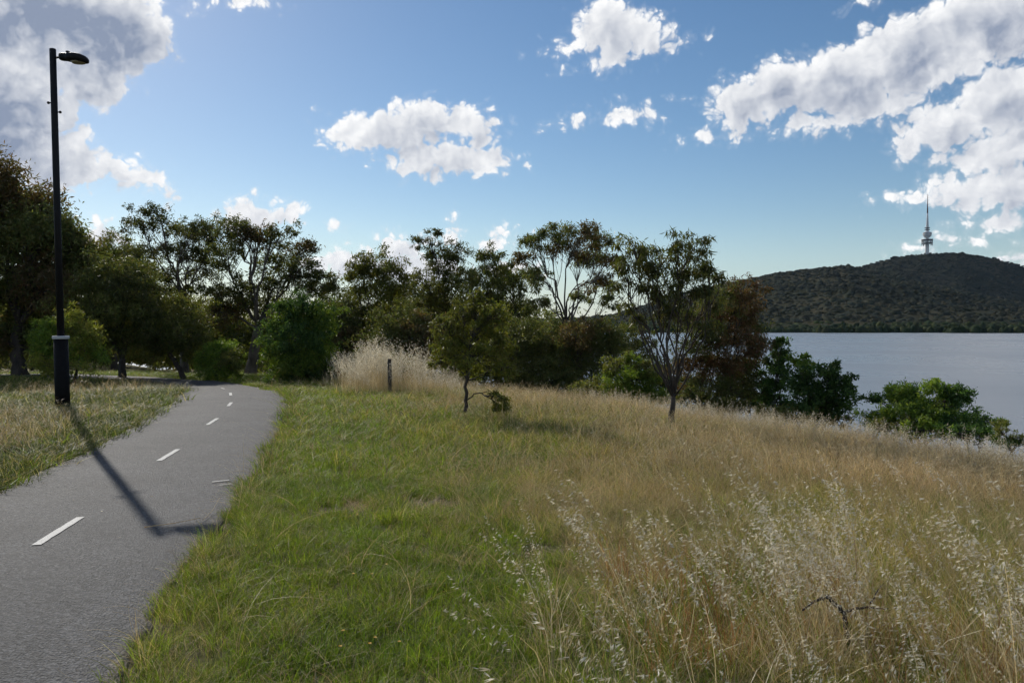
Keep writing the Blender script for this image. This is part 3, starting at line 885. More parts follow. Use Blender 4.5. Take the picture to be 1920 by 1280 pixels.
# ------------------------------------------------------------------ trees and shrubs
PAL = {
    'dark':   [(0.108, 0.130, 0.046), (0.132, 0.144, 0.050), (0.134, 0.122, 0.054), (0.088, 0.114, 0.042)],
    'rusty':  [(0.112, 0.090, 0.046), (0.124, 0.088, 0.046), (0.096, 0.098, 0.042), (0.136, 0.086, 0.048)],
    'olive':  [(0.150, 0.172, 0.050), (0.185, 0.195, 0.056), (0.120, 0.142, 0.048), (0.166, 0.150, 0.058)],
    'yellow': [(0.190, 0.215, 0.044), (0.225, 0.235, 0.048), (0.150, 0.178, 0.044), (0.205, 0.180, 0.054)],
    'green':  [(0.140, 0.215, 0.040), (0.170, 0.250, 0.044), (0.112, 0.178, 0.036), (0.205, 0.255, 0.050)],
    'redbrown': [(0.140, 0.092, 0.052), (0.165, 0.096, 0.056), (0.110, 0.098, 0.044), (0.185, 0.098, 0.060)],
    'deep':   [(0.055, 0.110, 0.036), (0.075, 0.140, 0.040), (0.046, 0.088, 0.032), (0.090, 0.150, 0.044)],
}

def curve(p0, p1, n, bulge, r):
    p0, p1 = np.asarray(p0, float), np.asarray(p1, float)
    t = np.linspace(0, 1, n)[:, None]; L_ = np.linalg.norm(p1 - p0)
    off = r.normal(0, 1, 3) * bulge * L_; off[2] += 0.12 * L_
    w = r.normal(0, 0.025 * L_, (n, 3)); w[0] = w[-1] = 0
    return p0 + (p1 - p0) * t + off * (4 * t * (1 - t)) * 0.5 + w * np.sin(t * math.pi)

def leaves(P, l, w, droop, pal, r, crossed=False):
    """rhombic leaves at points P"""
    n = len(P)
    d = r.normal(0, 1, (n, 3)); d[:, 2] -= droop; d /= np.linalg.norm(d, axis=1)[:, None]
    s = np.cross(d, r.normal(0, 1, (n, 3))); s /= np.linalg.norm(s, axis=1)[:, None] + 1e-9
    ll = (l * r.uniform(0.6, 1.35, n))[:, None]; ww = (w * r.uniform(0.7, 1.3, n))[:, None]
    bend = np.cross(s, d) * ll * 0.12
    V = np.stack([P, P + d * ll * 0.45 + s * ww * 0.5 + bend, P + d * ll, P + d * ll * 0.45 - s * ww * 0.5 + bend], 1).reshape(-1, 3)
    q = np.arange(n * 4).reshape(n, 4)
    pal = np.asarray(pal)
    c = pal[r.integers(0, len(pal), n)] * r.uniform(0.75, 1.3, (n, 1))
    return V, q, np.repeat(c, 4, 0)

SEED = [100]
def tree(name, label, cat, base, d, lobes, pal='olive', leaf=(0.19, 0.05), cover=2.0, droop=0.6, trunk=0.12, fork=None, group=None, clump=0.30,
         shell=0.35, bark=None, swell=1.24, stems=1, deep=1.0, pal2=None, gap=0.0, limbs=True, top=None):
    SEED[0] += 1
    r = np.random.default_rng(SEED[0])
    bark = bark or M_BARK
    if d is None:
        B = ground_at(*base); d = B[1]
    else:
        B = at(base[0], base[1], d); B[2] = float(H(B[0], B[1]))
    s = d / FPX
    o = empty(name, B)
    cen = [at(px, py, d) for px, py, _, _ in lobes]
    allx = [l[0] for l in lobes]
    half = (max(allx) - min(allx)) / 2 * s + 0.3
    for k, c in enumerate(cen):
        off = abs(lobes[k][0] - np.mean(allx)) * s
        dep = math.sqrt(max(0.05, half ** 2 - off ** 2)) * 0.55 * deep
        c[1] += r.uniform(-dep, dep)
    cen = np.array(cen); mean = cen.mean(0)
    if fork is None:
        F = B * 0.55 + np.array([mean[0], mean[1], mean[2]]) * 0.45
        F[:2] = B[:2] * 0.6 + mean[:2] * 0.4
    else:
        F = at(fork[0], fork[1], d)
    # trunk(s)
    tops = []
    for k in range(stems):
        b0 = B + np.array([0, 0, -0.15]); f = F.copy()
        if stems > 1:
            a = k * 6.28 / stems + r.uniform(0, 1); b0 = b0 + np.array([math.cos(a), math.sin(a), 0]) * trunk * 1.2
            f = F + np.array([math.cos(a), math.sin(a) * 0.6, 0]) * half * 0.4
        pts = curve(b0, f, 9, 0.06, r); rad = trunk * np.linspace(1.0, 0.62, 9); rad[0] *= 1.35; rad[1] *= 1.08
        geo = Geo(); geo.add(*tube(pts, rad, 9))
        link('trunk', geo.mesh('trunk', bark, True), o)
        tops.append((pts, rad))
    # limbs, one per lobe, with their side branches
    crown = Geo()
    order = sorted(range(len(lobes)), key=lambda k: cen[k][2])
    for k in order:
        c = cen[k]; px, py, rx, ry = lobes[k]
        rad3 = np.array([rx * s, (rx + ry) * 0.5 * s * deep, ry * s])
        pts, trad = tops[int(r.integers(0, len(tops)))] if len(tops) > 1 else tops[0]
        hfrac = np.clip((c[2] - pts[:, 2]) / max(0.1, c[2] - B[2]), -1, 1)
        cand = np.where(pts[:, 2] < c[2] - 0.1 * abs(c[2] - B[2]))[0]
        j = int(cand[-1]) if len(cand) else 3
        j = max(2, min(j, 8))
        if j == 8 and r.random() < 0.35: j = 7
        p0 = pts[j]
        lim = curve(p0, c + np.array([0, 0, 0.2 * rad3[2]]), 9, 0.13, r)
        lr0 = trad[j] * (0.46 if len(lobes) > 3 else 0.7) * r.uniform(0.7, 1.05)
        lr = np.linspace(lr0, max(0.010, lr0 * 0.22), 9)
        geo = Geo(); geo.add(*tube(lim, lr, 7))
        area = math.pi * rx * ry * s * s
        nl = int(area * cover * 1.22 / (leaf[0] * leaf[1] * 0.5 * 0.5))
        nt = int(np.clip(nl / 38, 8, 170))
        # twig ends spread through the lobe, more on its outer shell and top
        u = r.normal(0, 1, (nt, 3)); u[:, 2] += 0.25; u /= np.linalg.norm(u, axis=1)[:, None]
        rr = r.uniform(shell, 1.0, nt) ** 0.8
        rr[r.random(nt) < 0.22] *= 1.45
        tips = c + u * rr[:, None] * rad3 * swell
        nb = min(nt, 26)
        for m_ in range(nb):
            q0 = lim[int(r.integers(4, 9))]
            br = curve(q0, tips[m_], 5, 0.12, r)
            geo.add(*tube(br, np.linspace(max(0.008, lr0 * 0.28), 0.004, 5), 4, cap=False))
        if limbs: link('limb', geo.mesh('limb', bark, True), o)
        w_ = r.gamma(2.4, 1.0, nt); w_ /= w_.sum()
        which = r.choice(nt, nl, p=w_)
        cr = clump * (rad3.mean()) * r.uniform(0.6, 1.3, nt)
        P = tips[which] + r.normal(0, 1, (nl, 3)) * cr[which][:, None] * np.array([0.6, 0.6, 0.42])
        pk = np.array(PAL[pal])
        if pal2 is not None and r.random() < pal2[1]: pk = np.array(PAL[pal2[0]])
        pk = pk * r.uniform(0.85, 1.15)
        V, q, cc = leaves(P, leaf[0], leaf[1], droop, pk, r)
        crown.add(V, q, None, cc)
    link('crown', crown.mesh('crown', M_LEAF), o)
    tag(o, label, cat, group)
    return o


# -- the wood on the far side of the path
WOOD = 'trees on the far side of the path'
tree('gum_tree', 'huge dark rusty gum tree at the left edge of the picture', 'tree', (40, 700), 33,
     [(-80, 370, 100, 80), (0, 345, 56, 54), (45, 395, 58, 48), (-20, 440, 110, 70), (105, 440, 52, 45), (60, 480, 80, 60), (135, 470, 32, 38), (-60, 540, 100, 70), (40, 560, 80, 55), (110, 545, 55, 45), (20, 630, 70, 45), (-80, 630, 90, 50)],
     'dark', (0.22, 0.06), 2.6, 0.5, 0.30, pal2=('rusty', 0.5), group=WOOD, swell=1.0)
tree('gum_tree', 'tall open gum with wispy tufted crown, behind the lamp post on its right', 'tree', (345, 708), 40,
     [(308, 408, 30, 17), (268, 432, 30, 17), (332, 436, 40, 20), (378, 428, 32, 18), (286, 470, 36, 18), (352, 474, 40, 20), (398, 455, 24, 20), (318, 512, 40, 16), (386, 500, 34, 20), (292, 540, 30, 14), (404, 545, 28, 14), (350, 545, 24, 12)],
     'olive', (0.20, 0.05), 1.7, 0.7, 0.20, fork=(348, 570), pal2=('dark', 0.5), group=WOOD, clump=0.34, shell=0.3, bark=M_BARKG)
tree('gum_tree', 'wide spreading gum with brown umbrella crown, standing at the end of the path', 'tree', (468, 708), 37,
     [(445, 432, 36, 22), (492, 448, 34, 20), (532, 445, 28, 18), (556, 470, 34, 20), (500, 488, 40, 20), (440, 478, 34, 22), (572, 505, 34, 17), (606, 522, 26, 16), (586, 545, 44, 15), (530, 528, 38, 16), (455, 550, 48, 26), (500, 575, 58, 24), (422, 590, 30, 24)],
     'dark', (0.20, 0.05), 1.9, 0.6, 0.27, fork=(485, 610), pal2=('rusty', 0.3), group=WOOD, clump=0.32, shell=0.3, bark=M_BARKG)
tree('acacia_tree', 'dense dark tree with low dark fork, right beside the lamp post', 'tree', (228, 704), 31,
     [(215, 520, 52, 34), (180, 552, 44, 36), (250, 555, 50, 36), (210, 592, 64, 36), (268, 600, 42, 32), (170, 612, 36, 26), (230, 632, 50, 22)],
     'dark', (0.16, 0.045), 2.8, 0.4, 0.17, fork=(230, 672), pal2=('olive', 0.3), group=WOOD)
tree('gum_tree', 'pale yellow green gum crown showing above the dense dark tree by the lamp', 'tree', (215, 700), 47,
     [(212, 470, 48, 22), (178, 490, 36, 22), (250, 488, 34, 22), (225, 512, 60, 22), (190, 530, 45, 25)],
     'yellow', (0.22, 0.06), 1.9, 0.5, 0.18, group=WOOD, pal2=('olive', 0.5))
tree('acacia_tree', 'drooping olive tree on a leaning trunk, left of the path end', 'tree', (348, 716), 31,
     [(322, 588, 44, 28), (298, 622, 38, 32), (350, 625, 40, 32), (328, 655, 40, 24)],
     'olive', (0.15, 0.04), 2.5, 0.9, 0.12, fork=(318, 665), group=WOOD, pal2=('dark', 0.4))
tree('shrub', 'rounded yellow green shrub partly behind the lamp post', 'shrub', (128, 700), 26,
     [(130, 606, 30, 22), (98, 630, 34, 26), (155, 636, 26, 28), (125, 660, 46, 26), (90, 668, 26, 18), (125, 690, 44, 16)],
     'yellow', (0.11, 0.03), 2.6, 0.3, 0.06, stems=3, pal2=('green', 0.5))
tree('shrub', 'small round green bush left of the path end', 'shrub', (415, 710), 30,
     [(415, 660, 28, 20), (392, 680, 22, 20), (437, 680, 20, 20), (415, 696, 34, 16)],
     'green', (0.11, 0.03), 2.8, 0.3, 0.05, stems=3, pal2=('olive', 0.4))
tree('acacia_tree', 'bright green rounded tree just right of the path end', 'tree', (566, 708), 28,
     [(560, 582, 38, 24), (530, 606, 24, 26), (596, 606, 32, 32), (560, 636, 50, 32), (592, 664, 32, 26), (528, 662, 26, 26), (560, 686, 46, 18), (540, 706, 34, 14), (590, 706, 34, 14)],
     'green', (0.12, 0.034), 2.7, 0.4, 0.10, fork=(565, 670), pal2=('deep', 0.35))
tree('gum_tree', 'rounded yellow topped gum behind the pale oats', 'tree', (700, 705), 35,
     [(700, 498, 36, 26), (676, 516, 26, 26), (736, 528, 28, 28), (705, 550, 48, 24), (668, 600, 36, 34), (725, 600, 40, 36), (690, 648, 48, 36)],
     'yellow', (0.19, 0.045), 2.2, 0.9, 0.16, pal2=('olive', 0.6))
tree('gum_tree', 'thin wispy gum with tall pointed top in the middle of the tree line', 'tree', (838, 690), 38,
     [(806, 448, 20, 17), (852, 474, 24, 18), (824, 490, 26, 20), (796, 520, 24, 14), (862, 520, 34, 24), (830, 552, 40, 28), (800, 580, 34, 26), (860, 590, 40, 30), (835, 640, 50, 34)],
     'dark', (0.19, 0.045), 1.9, 0.9, 0.15, fork=(835, 600), pal2=('olive', 0.4), clump=0.34, shell=0.3)
tree('gum_tree', 'dark leafy gum between the pointed gum and the open white branched gum', 'tree', (930, 690), 36,
     [(920, 492, 28, 20), (956, 512, 28, 18), (900, 526, 32, 22), (946, 542, 36, 22), (988, 530, 24, 22), (915, 585, 52, 32), (966, 600, 46, 34), (940, 645, 56, 34)],
     'dark', (0.19, 0.045), 2.2, 0.8, 0.17, pal2=('olive', 0.4))
tree('gum_tree', 'open gum with fanned bare limbs under a flat brownish crown', 'tree', (1060, 706), 33,
     [(996, 460, 24, 15), (1042, 444, 32, 17), (1094, 442, 28, 16), (1126, 452, 22, 17), (1068, 468, 46, 14), (1112, 482, 36, 14), (984, 484, 18, 12), (1142, 492, 17, 20), (1002, 520, 20, 11), (1128, 532, 28, 15), (1088, 556, 24, 9), (1012, 566, 22, 10), (1140, 562, 18, 12)],
     'dark', (0.18, 0.042), 2.3, 0.9, 0.15, fork=(1062, 600), pal2=('rusty', 0.15), clump=0.36, shell=0.3, bark=M_BARKG)
tree('shrub', 'rusty red brown shrub behind the pale oats', 'shrub', (765, 700), 31,
     [(762, 600, 36, 24), (738, 636, 46, 34), (792, 636, 40, 34), (765, 668, 60, 24)], 'dark', (0.13, 0.035), 2.6, 0.4, 0.07, stems=3, pal2=('rusty', 0.6))
tree('shrub', 'dark olive thicket between the round green tree and the oats', 'shrub', (640, 705), 33,
     [(636, 610, 30, 34), (618, 650, 32, 34), (655, 655, 36, 34), (640, 690, 46, 20)], 'dark', (0.14, 0.04), 2.6, 0.4, 0.07, stems=3, pal2=('rusty', 0.4))
tree('shrub', 'reddish dark shrub at the foot of the open gum', 'shrub', (1105, 715), 30,
     [(1080, 628, 34, 28), (1130, 622, 32, 24), (1104, 664, 52, 30), (1145, 655, 30, 28), (1060, 670, 30, 26), (1110, 700, 60, 20)], 'dark', (0.13, 0.035), 2.6, 0.4, 0.07, stems=4, pal2=('rusty', 0.5))
tree('shrub', 'dark green thicket behind the small sapling', 'shrub', (985, 705), 30,
     [(980, 630, 44, 30), (950, 664, 50, 30), (1015, 660, 40, 32), (985, 694, 70, 22)], 'dark', (0.13, 0.035), 2.6, 0.4, 0.07, stems=4, pal2=('olive', 0.5))
tree('shrub', 'olive bush with green side low in front of the water, left of the strappy gum', 'shrub', (1182, 735), 25,
     [(1164, 690, 28, 20), (1186, 684, 24, 16), (1208, 702, 24, 20), (1180, 716, 48, 20), (1160, 738, 36, 14), (1205, 740, 40, 14)], 'olive', (0.11, 0.03), 2.7, 0.3, 0.05, stems=3, pal2=('green', 0.5))
tree('gum_tree', 'small pale gum by the water behind the strappy gum', 'tree', (1190, 690), 62,
     [(1178, 622, 22, 12), (1208, 640, 22, 18), (1190, 660, 30, 20), (1160, 640, 20, 18)], 'olive', (0.24, 0.07), 2.2, 0.5, 0.12)
# fill behind the path end and beneath the wood
for (px, py, dd, lob, pal, lab) in (
        (60, 690, 44, [(60, 610, 60, 36), (20, 640, 60, 40), (100, 650, 50, 36)], 'dark', 'dim bush in the deep shade under the huge gum'),
        (290, 690, 52, [(290, 580, 60, 44), (250, 620, 50, 40), (330, 620, 50, 40)], 'olive', 'dim olive tree deep in the wood behind the low forked tree'),
        (395, 690, 56, [(392, 600, 44, 34), (430, 620, 46, 36), (380, 640, 46, 34)], 'yellow', 'sunlit yellowish bush deep behind the path end'),
        (500, 692, 55, [(510, 620, 44, 34), (480, 650, 44, 30), (540, 640, 40, 34)], 'dark', 'dim bush behind the wide spreading gum'),
        (600, 690, 50, [(600, 590, 36, 28), (640, 585, 40, 28), (620, 630, 48, 34)], 'dark', 'dark tree behind the bright green rounded tree'),
        (770, 690, 46, [(770, 560, 44, 34), (740, 590, 40, 34), (800, 600, 44, 36)], 'dark', 'dark tree between the yellow topped gum and the pointed gum'),
        (880, 690, 46, [(880, 600, 60, 40), (840, 640, 50, 36), (920, 650, 50, 36)], 'olive', 'dim olive tree behind the small sapling'),
        (1010, 695, 44, [(1010, 620, 40, 30), (1050, 640, 50, 34), (980, 650, 40, 30)], 'dark', 'dim dark tree behind the open gum'),
        (175, 690, 50, [(170, 640, 50, 34), (210, 650, 50, 30)], 'dark', 'dim bush between the rounded shrub and low forked tree')):
    tree('background_tree', lab, 'tree', (px, py), dd, lob, pal, (0.24, 0.07), 2.4, 0.4, 0.12, group='dim trees deep in the wood', limbs=True)

for (px, dd, lob, pal, lab) in (
        (850, 31, [(830, 690, 40, 26), (870, 700, 44, 24), (850, 726, 60, 18)], 'dark', 'low dark scrub behind the sapling trunk'),
        (950, 30, [(940, 712, 46, 22), (990, 720, 46, 20), (960, 738, 60, 14)], 'olive', 'low olive scrub right of the sapling'),
        (1040, 29, [(1030, 715, 40, 22), (1075, 722, 44, 20), (1050, 742, 60, 14)], 'dark', 'low dark scrub below the open gum'),
        (1240, 27, [(1235, 700, 26, 24), (1255, 735, 36, 20), (1290, 728, 30, 20)], 'dark', 'low dark scrub behind the strappy gum trunk'),
        (1400, 24, [(1385, 705, 36, 26), (1415, 728, 30, 24), (1380, 745, 50, 16)], 'dark', 'low dark scrub under the broad reddish gum'),
        (1120, 26, [(1110, 735, 36, 18), (1150, 742, 40, 16), (1200, 752, 44, 14)], 'olive', 'low olive scrub in front of the reddish shrub'),
        (1310, 22, [(1300, 752, 34, 16), (1340, 760, 40, 14), (1375, 764, 34, 14)], 'dark', 'low dark scrub along the grass edge under the broad reddish gum'),
        (1460, 21, [(1440, 776, 36, 14), (1480, 780, 40, 14), (1560, 786, 36, 10)], 'olive', 'low olive scrub at the foot of the narrow upright tree'),
        (1700, 17.5, [(1680, 800, 34, 12), (1720, 806, 40, 12), (1760, 808, 36, 12)], 'green', 'low green scrub at the foot of the spreading bush'),
        (1830, 16.5, [(1800, 812, 34, 12), (1845, 818, 36, 12)], 'deep', 'low dark scrub right of the spreading bush'),
        (720, 29, [(690, 690, 40, 24), (740, 690, 44, 26), (715, 715, 60, 16)], 'rusty', 'low brown scrub behind the fence post')):
    tree('scrub', lab, 'shrub', (px, 720), dd, lob, pal, (0.12, 0.035), 2.6, 0.3, 0.04, stems=3, group='low scrub along the crest of the bank', pal2=('olive', 0.3))

# -- trees on the bank
tree('sapling', 'small yellow olive gum sapling standing alone in the grass', 'tree', (871, 788), None,
     [(892, 552, 13, 13), (900, 570, 22, 18), (870, 586, 32, 22), (924, 596, 30, 24), (838, 616, 30, 22), (886, 630, 42, 24), (940, 638, 26, 24), (836, 655, 30, 20), (896, 668, 50, 20), (822, 680, 18, 16), (946, 690, 18, 18), (886, 700, 26, 12), (938, 745, 15, 26)],
     'yellow', (0.09, 0.020), 1.85, 1.0, 0.042, fork=(876, 700), pal2=('olive', 0.15), clump=0.28, shell=0.45, swell=1.08)
tree('gum_tree', 'strappy leaved young gum with dark forked trunk alone in the dry grass', 'tree', (1259, 808), None,
     [(1190, 462, 26, 24), (1215, 470, 26, 22), (1248, 466, 30, 22), (1290, 476, 30, 22), (1180, 500, 28, 20), (1224, 508, 38, 26), (1274, 514, 40, 28), (1322, 512, 28, 22), (1350, 520, 18, 14), (1186, 540, 30, 18), (1236, 548, 36, 20), (1296, 552, 40, 24), (1168, 572, 18, 10), (1332, 566, 28, 24), (1262, 590, 40, 18), (1192, 596, 20, 12), (1330, 604, 24, 16)],
     'dark', (0.14, 0.022), 1.45, 1.5, 0.066, fork=(1262, 738), pal2=('olive', 0.3), clump=0.42, shell=0.15, swell=1.15)
tree('shrub_gum', 'broad reddish brown many stemmed gum behind the strappy gum', 'tree', (1335, 752), 23,
     [(1378, 546, 28, 18), (1338, 560, 36, 22), (1396, 572, 28, 26), (1310, 598, 36, 22), (1358, 606, 50, 32), (1412, 618, 26, 28), (1318, 645, 42, 26), (1378, 650, 44, 28), (1424, 656, 20, 20), (1300, 690, 34, 22), (1350, 690, 50, 24), (1400, 690, 34, 24), (1340, 725, 50, 20)],
     'redbrown', (0.12, 0.028), 2.2, 0.7, 0.05, fork=(1345, 715), stems=5, pal2=('dark', 0.5), clump=0.34)
tree('columnar_tree', 'narrow dark green upright tree at the water edge', 'tree', (1455, 775), 23,
     [(1466, 648, 13, 20), (1462, 676, 20, 20), (1454, 706, 24, 24), (1448, 738, 28, 22), (1440, 764, 32, 16)], 'deep', (0.10, 0.05), 2.9, 0.2, 0.06)
tree('shrub', 'rounded dark green bush on the bank beside the narrow upright tree', 'shrub', (1530, 775), 21,
     [(1514, 684, 24, 16), (1545, 698, 26, 20), (1506, 716, 30, 26), (1558, 724, 28, 20), (1588, 736, 14, 13), (1530, 748, 48, 24), (1515, 772, 40, 16), (1555, 770, 36, 16)], 'deep', (0.10, 0.045), 3.2, 0.2, 0.04, stems=3, pal2=('green', 0.2), shell=0.1)
tree('shrub', 'spreading bright green bush in front of the lake at the right', 'shrub', (1740, 800), 18.5,
     [(1690, 734, 30, 14), (1736, 724, 26, 14), (1716, 748, 46, 20), (1770, 740, 28, 18), (1790, 764, 42, 18), (1830, 784, 32, 12), (1862, 790, 14, 8), (1648, 750, 20, 6), (1700, 770, 52, 20), (1690, 792, 44, 14), (1750, 790, 54, 18), (1810, 804, 44, 12)], 'green', (0.09, 0.028), 3.4, 0.2, 0.03, stems=4, pal2=('deep', 0.5), shell=0.1)
tree('shrub', 'wispy grey green shrub at the right edge above the grass', 'shrub', (1892, 840), 14,
     [(1884, 812, 12, 14), (1904, 822, 14, 11), (1890, 832, 22, 10)], 'deep', (0.07, 0.010), 2.0, -1.2, 0.02, stems=4, pal2=('olive', 0.5))

# far-off wood that reads as one mass behind everything on the left
def far_wood():
    r = np.random.default_rng(21)
    n = 2900
    a = np.radians(r.uniform(-52, 1, n)); d = r.uniform(62, 230, n)
    x, y = np.sin(a) * d, np.cos(a) * d
    z = H(x, y)
    k = z > -7.5
    x, y, z, d = x[k], y[k], z[k], d[k]; n = len(x)
    geo = Geo(); P = np.stack([x, y, z], -1)
    hgt = r.uniform(3.0, 6.5, n); m_ = 70
    u = r.normal(0, 1, (n, m_, 3)); u /= np.linalg.norm(u, axis=2)[..., None]
    Q_ = P[:, None] + u * (r.uniform(0.5, 1, (n, m_, 1))) * np.stack([hgt * 0.42, hgt * 0.42, hgt * 0.4], -1)[:, None] + np.stack([0 * hgt, 0 * hgt, hgt * 0.55], -1)[:, None]
    pal = np.array(PAL['dark'] + PAL['olive'])
    V, q, c = leaves(Q_.reshape(-1, 3), 0.75, 0.30, 0.3, pal, r)
    me = np_mesh('far_wood', V, q, None, c, M_LEAF)
    tag(link('far_wood', me), 'dark mass of far off trees behind the wood', 'wood', kind='stuff')
far_wood()

# ------------------------------------------------------------------ grasses (tufts instanced over the ground)
GREEN = [(0.205, 0.295, 0.034), (0.240, 0.330, 0.040), (0.150, 0.235, 0.032), (0.275, 0.320, 0.054)]
OLIVE = [(0.145, 0.165, 0.060), (0.115, 0.140, 0.050), (0.175, 0.175, 0.072)]
STRAW = [(0.58, 0.47, 0.275), (0.50, 0.39, 0.215), (0.64, 0.555, 0.36), (0.38, 0.275, 0.15)]
HUSK = [(0.74, 0.69, 0.57), (0.60, 0.53, 0.40), (0.80, 0.76, 0.66)]

def blade_geo(geo, n, rad, h, w, lean, pal, r, seg=3, wind=(0, 0), power=2.0, base=None):
    a = r.random(n) * 6.283; rr = rad * np.sqrt(r.random(n))
    B = np.stack([rr * np.cos(a), rr * np.sin(a), np.zeros(n)], -1) if base is None else base
    hh = r.uniform(h[0], h[1], n)
    da = a + r.normal(0, 1.0, n); ln = r.uniform(lean[0], lean[1], n)
    D = np.stack([np.cos(da) * ln + wind[0], np.sin(da) * ln + wind[1]], -1)
    sa = r.random(n) * 6.283; S = np.stack([np.cos(sa), np.sin(sa), np.zeros(n)], -1)
    ww = w * r.uniform(0.6, 1.3, n)
    t = np.linspace(0, 1, seg + 1)
    bend = np.hypot(D[:, 0], D[:, 1])
    rows = []
    tips = None
    for tt in t:
        c = B.copy(); c[:, :2] += D * (hh * tt ** power)[:, None]
        c[:, 2] += hh * (tt - 0.35 * np.minimum(bend, 1.6) * tt ** (power + 0.6))
        wd = (ww * (1 - tt) ** 0.6 * 0.5 + 0.0003)[:, None]
        rows += [c - S * wd, c + S * wd]; tips = c
    V = np.stack(rows, 1)
    k = 2 * (seg + 1)
    q = np.concatenate([np.stack([np.arange(n) * k + 2 * i, np.arange(n) * k + 2 * i + 1, np.arange(n) * k + 2 * i + 3, np.arange(n) * k + 2 * i + 2], -1) for i in range(seg)])
    pal = np.asarray(pal); c = pal[r.integers(0, len(pal), n)] * r.uniform(0.75, 1.25, (n, 1))
    geo.add(V.reshape(-1, 3), q, None, np.repeat(c, k, 0))
    return B, D, hh, tips

def stem_point(B, D, hh, t, power=2.0):
    c = B.copy(); bend = math.hypot(*D)
    c[:2] += D * hh * t ** power; c[2] += hh * (t - 0.35 * min(bend, 1.6) * t ** (power + 0.6))
    return c

def panicle(geo, B, D, hh, r, n, size, spread, pal, power=2.0, t0=0.62, two=True, sway=(-0.5, 0.0, -0.5)):
    """drooping spikelets along the upper stem"""
    V, q, C_ = [], [], []
    pal = np.asarray(pal)
    for k in range(n):
        t = t0 + (1.0 - t0) * (k + r.random()) / n
        p = stem_point(B, D, hh, t, power)
        taper = 1.1 - 0.75 * (t - t0) / (1 - t0)
        a = r.random() * 6.283
        off = np.array([math.cos(a) * spread, math.sin(a) * spread, r.uniform(-0.2, 0.5) * spread]) * taper * r.uniform(0.4, 1.2)
        off[:2] += np.array(sway[:2]) * spread * 0.6
        q0 = p + off
        # hair-thin pedicel
        s = np.array([0.0004, 0.0004, 0]); i = len(V)
        V += [p - s, p + s, q0 + s, q0 - s]; q.append([i, i + 1, i + 2, i + 3]); C_ += [pal[1] * 0.8] * 4
        d = np.array(sway) + r.normal(0, 0.35, 3); d /= np.linalg.norm(d)
        sd = np.cross(d, r.normal(0, 1, 3)); sd /= np.linalg.norm(sd)
        L_ = size * r.uniform(0.75, 1.25); cc = pal[int(r.integers(0, len(pal)))] * r.uniform(0.85, 1.15)
        for sg in ((-1, 1) if two else (1,)):
            dd = d + sd * 0.12 * sg; up = np.cross(dd, sd); i = len(V)
            V += [q0, q0 + dd * L_ * 0.4 + sd * L_ * 0.085 * sg + up * L_ * 0.05, q0 + dd * L_, q0 + dd * L_ * 0.4 - sd * L_ * 0.055 * sg + up * L_ * 0.05]
            q.append([i, i + 1, i + 2, i + 3]); C_ += [cc] * 4
    geo.add(np.array(V), np.array(q), None, np.array(C_))

TUFTS = {}
def tuft_collection(name, builders, mat):
    c = bpy.data.collections.new(name)
    for k, b in enumerate(builders):
        geo = Geo(); b(geo, np.random.default_rng(500 + k * 7 + len(name)))
        o = bpy.data.objects.new('%s_%02d' % (name, k), geo.mesh('%s_%02d' % (name, k), mat)); c.objects.link(o)
    TUFTS[name] = (c, len(builders))

def short_green(geo, r):
    blade_geo(geo, 46, 0.10, (0.05, 0.15), 0.0042, (0.15, 0.9), GREEN, r)
    blade_geo(geo, 10, 0.10, (0.06, 0.19), 0.003, (0.3, 1.2), OLIVE, r)
    blade_geo(geo, 5, 0.10, (0.06, 0.20), 0.0022, (0.4, 1.4), STRAW, r)
def mid_green(geo, r):
    blade_geo(geo, 40, 0.12, (0.10, 0.30), 0.0042, (0.2, 0.9), GREEN + OLIVE, r, seg=4)
    blade_geo(geo, 12, 0.12, (0.12, 0.34), 0.0026, (0.3, 1.2), STRAW, r, seg=4)
def mixed(geo, r):
    blade_geo(geo, 26, 0.13, (0.10, 0.34), 0.0036, (0.2, 0.9), OLIVE + GREEN[:2], r, seg=4)
    blade_geo(geo, 30, 0.13, (0.15, 0.48), 0.0024, (0.2, 1.0), STRAW, r, seg=4)
def thatch(geo, r):
    blade_geo(geo, 34, 0.15, (0.10, 0.36), 0.0028, (0.7, 1.9), STRAW, r, seg=4)
def tall_dry(geo, r):
    blade_geo(geo, 18, 0.14, (0.15, 0.40), 0.0030, (0.2, 0.9), STRAW + OLIVE, r, seg=4, wind=(-0.08, -0.05))
    B, D, hh, tp = blade_geo(geo, 22, 0.15, (0.34, 0.66), 0.0019, (0.05, 0.35), STRAW, r, seg=5, wind=(-0.18, -0.06))
    for k in range(len(B)):
        panicle(geo, B[k], D[k], hh[k], r, 9, 0.017, 0.018, [(0.50, 0.42, 0.27), (0.42, 0.33, 0.19), (0.58, 0.51, 0.36)], t0=0.72, two=False, sway=(-0.4, -0.1, 0.4))
def oats(geo, r):
    blade_geo(geo, 12, 0.10, (0.2, 0.5), 0.004, (0.3, 1.2), STRAW, r, seg=4, wind=(-0.1, 0))
    B, D, hh, tp = blade_geo(geo, 2, 0.05, (0.68, 0.98), 0.0024, (0.02, 0.2), STRAW, r, seg=6, wind=(-0.34, -0.04))
    for k in range(len(B)):
        panicle(geo, B[k], D[k], hh[k], r, 26, 0.023, 0.030, HUSK, t0=0.58, sway=(-0.50, -0.2, -0.16))
def oats_far(geo, r):
    blade_geo(geo, 8, 0.10, (0.3, 0.7), 0.005, (0.1, 0.6), STRAW, r, seg=4)
    B, D, hh, tp = blade_geo(geo, 6, 0.13, (0.70, 1.15), 0.0034, (0.02, 0.2), STRAW, r, seg=5, wind=(0.10, 0.0))
    for k in range(len(B)):
        panicle(geo, B[k], D[k], hh[k], r, 15, 0.044, 0.055, HUSK, t0=0.62, two=True, sway=(0.3, 0.0, -0.3))
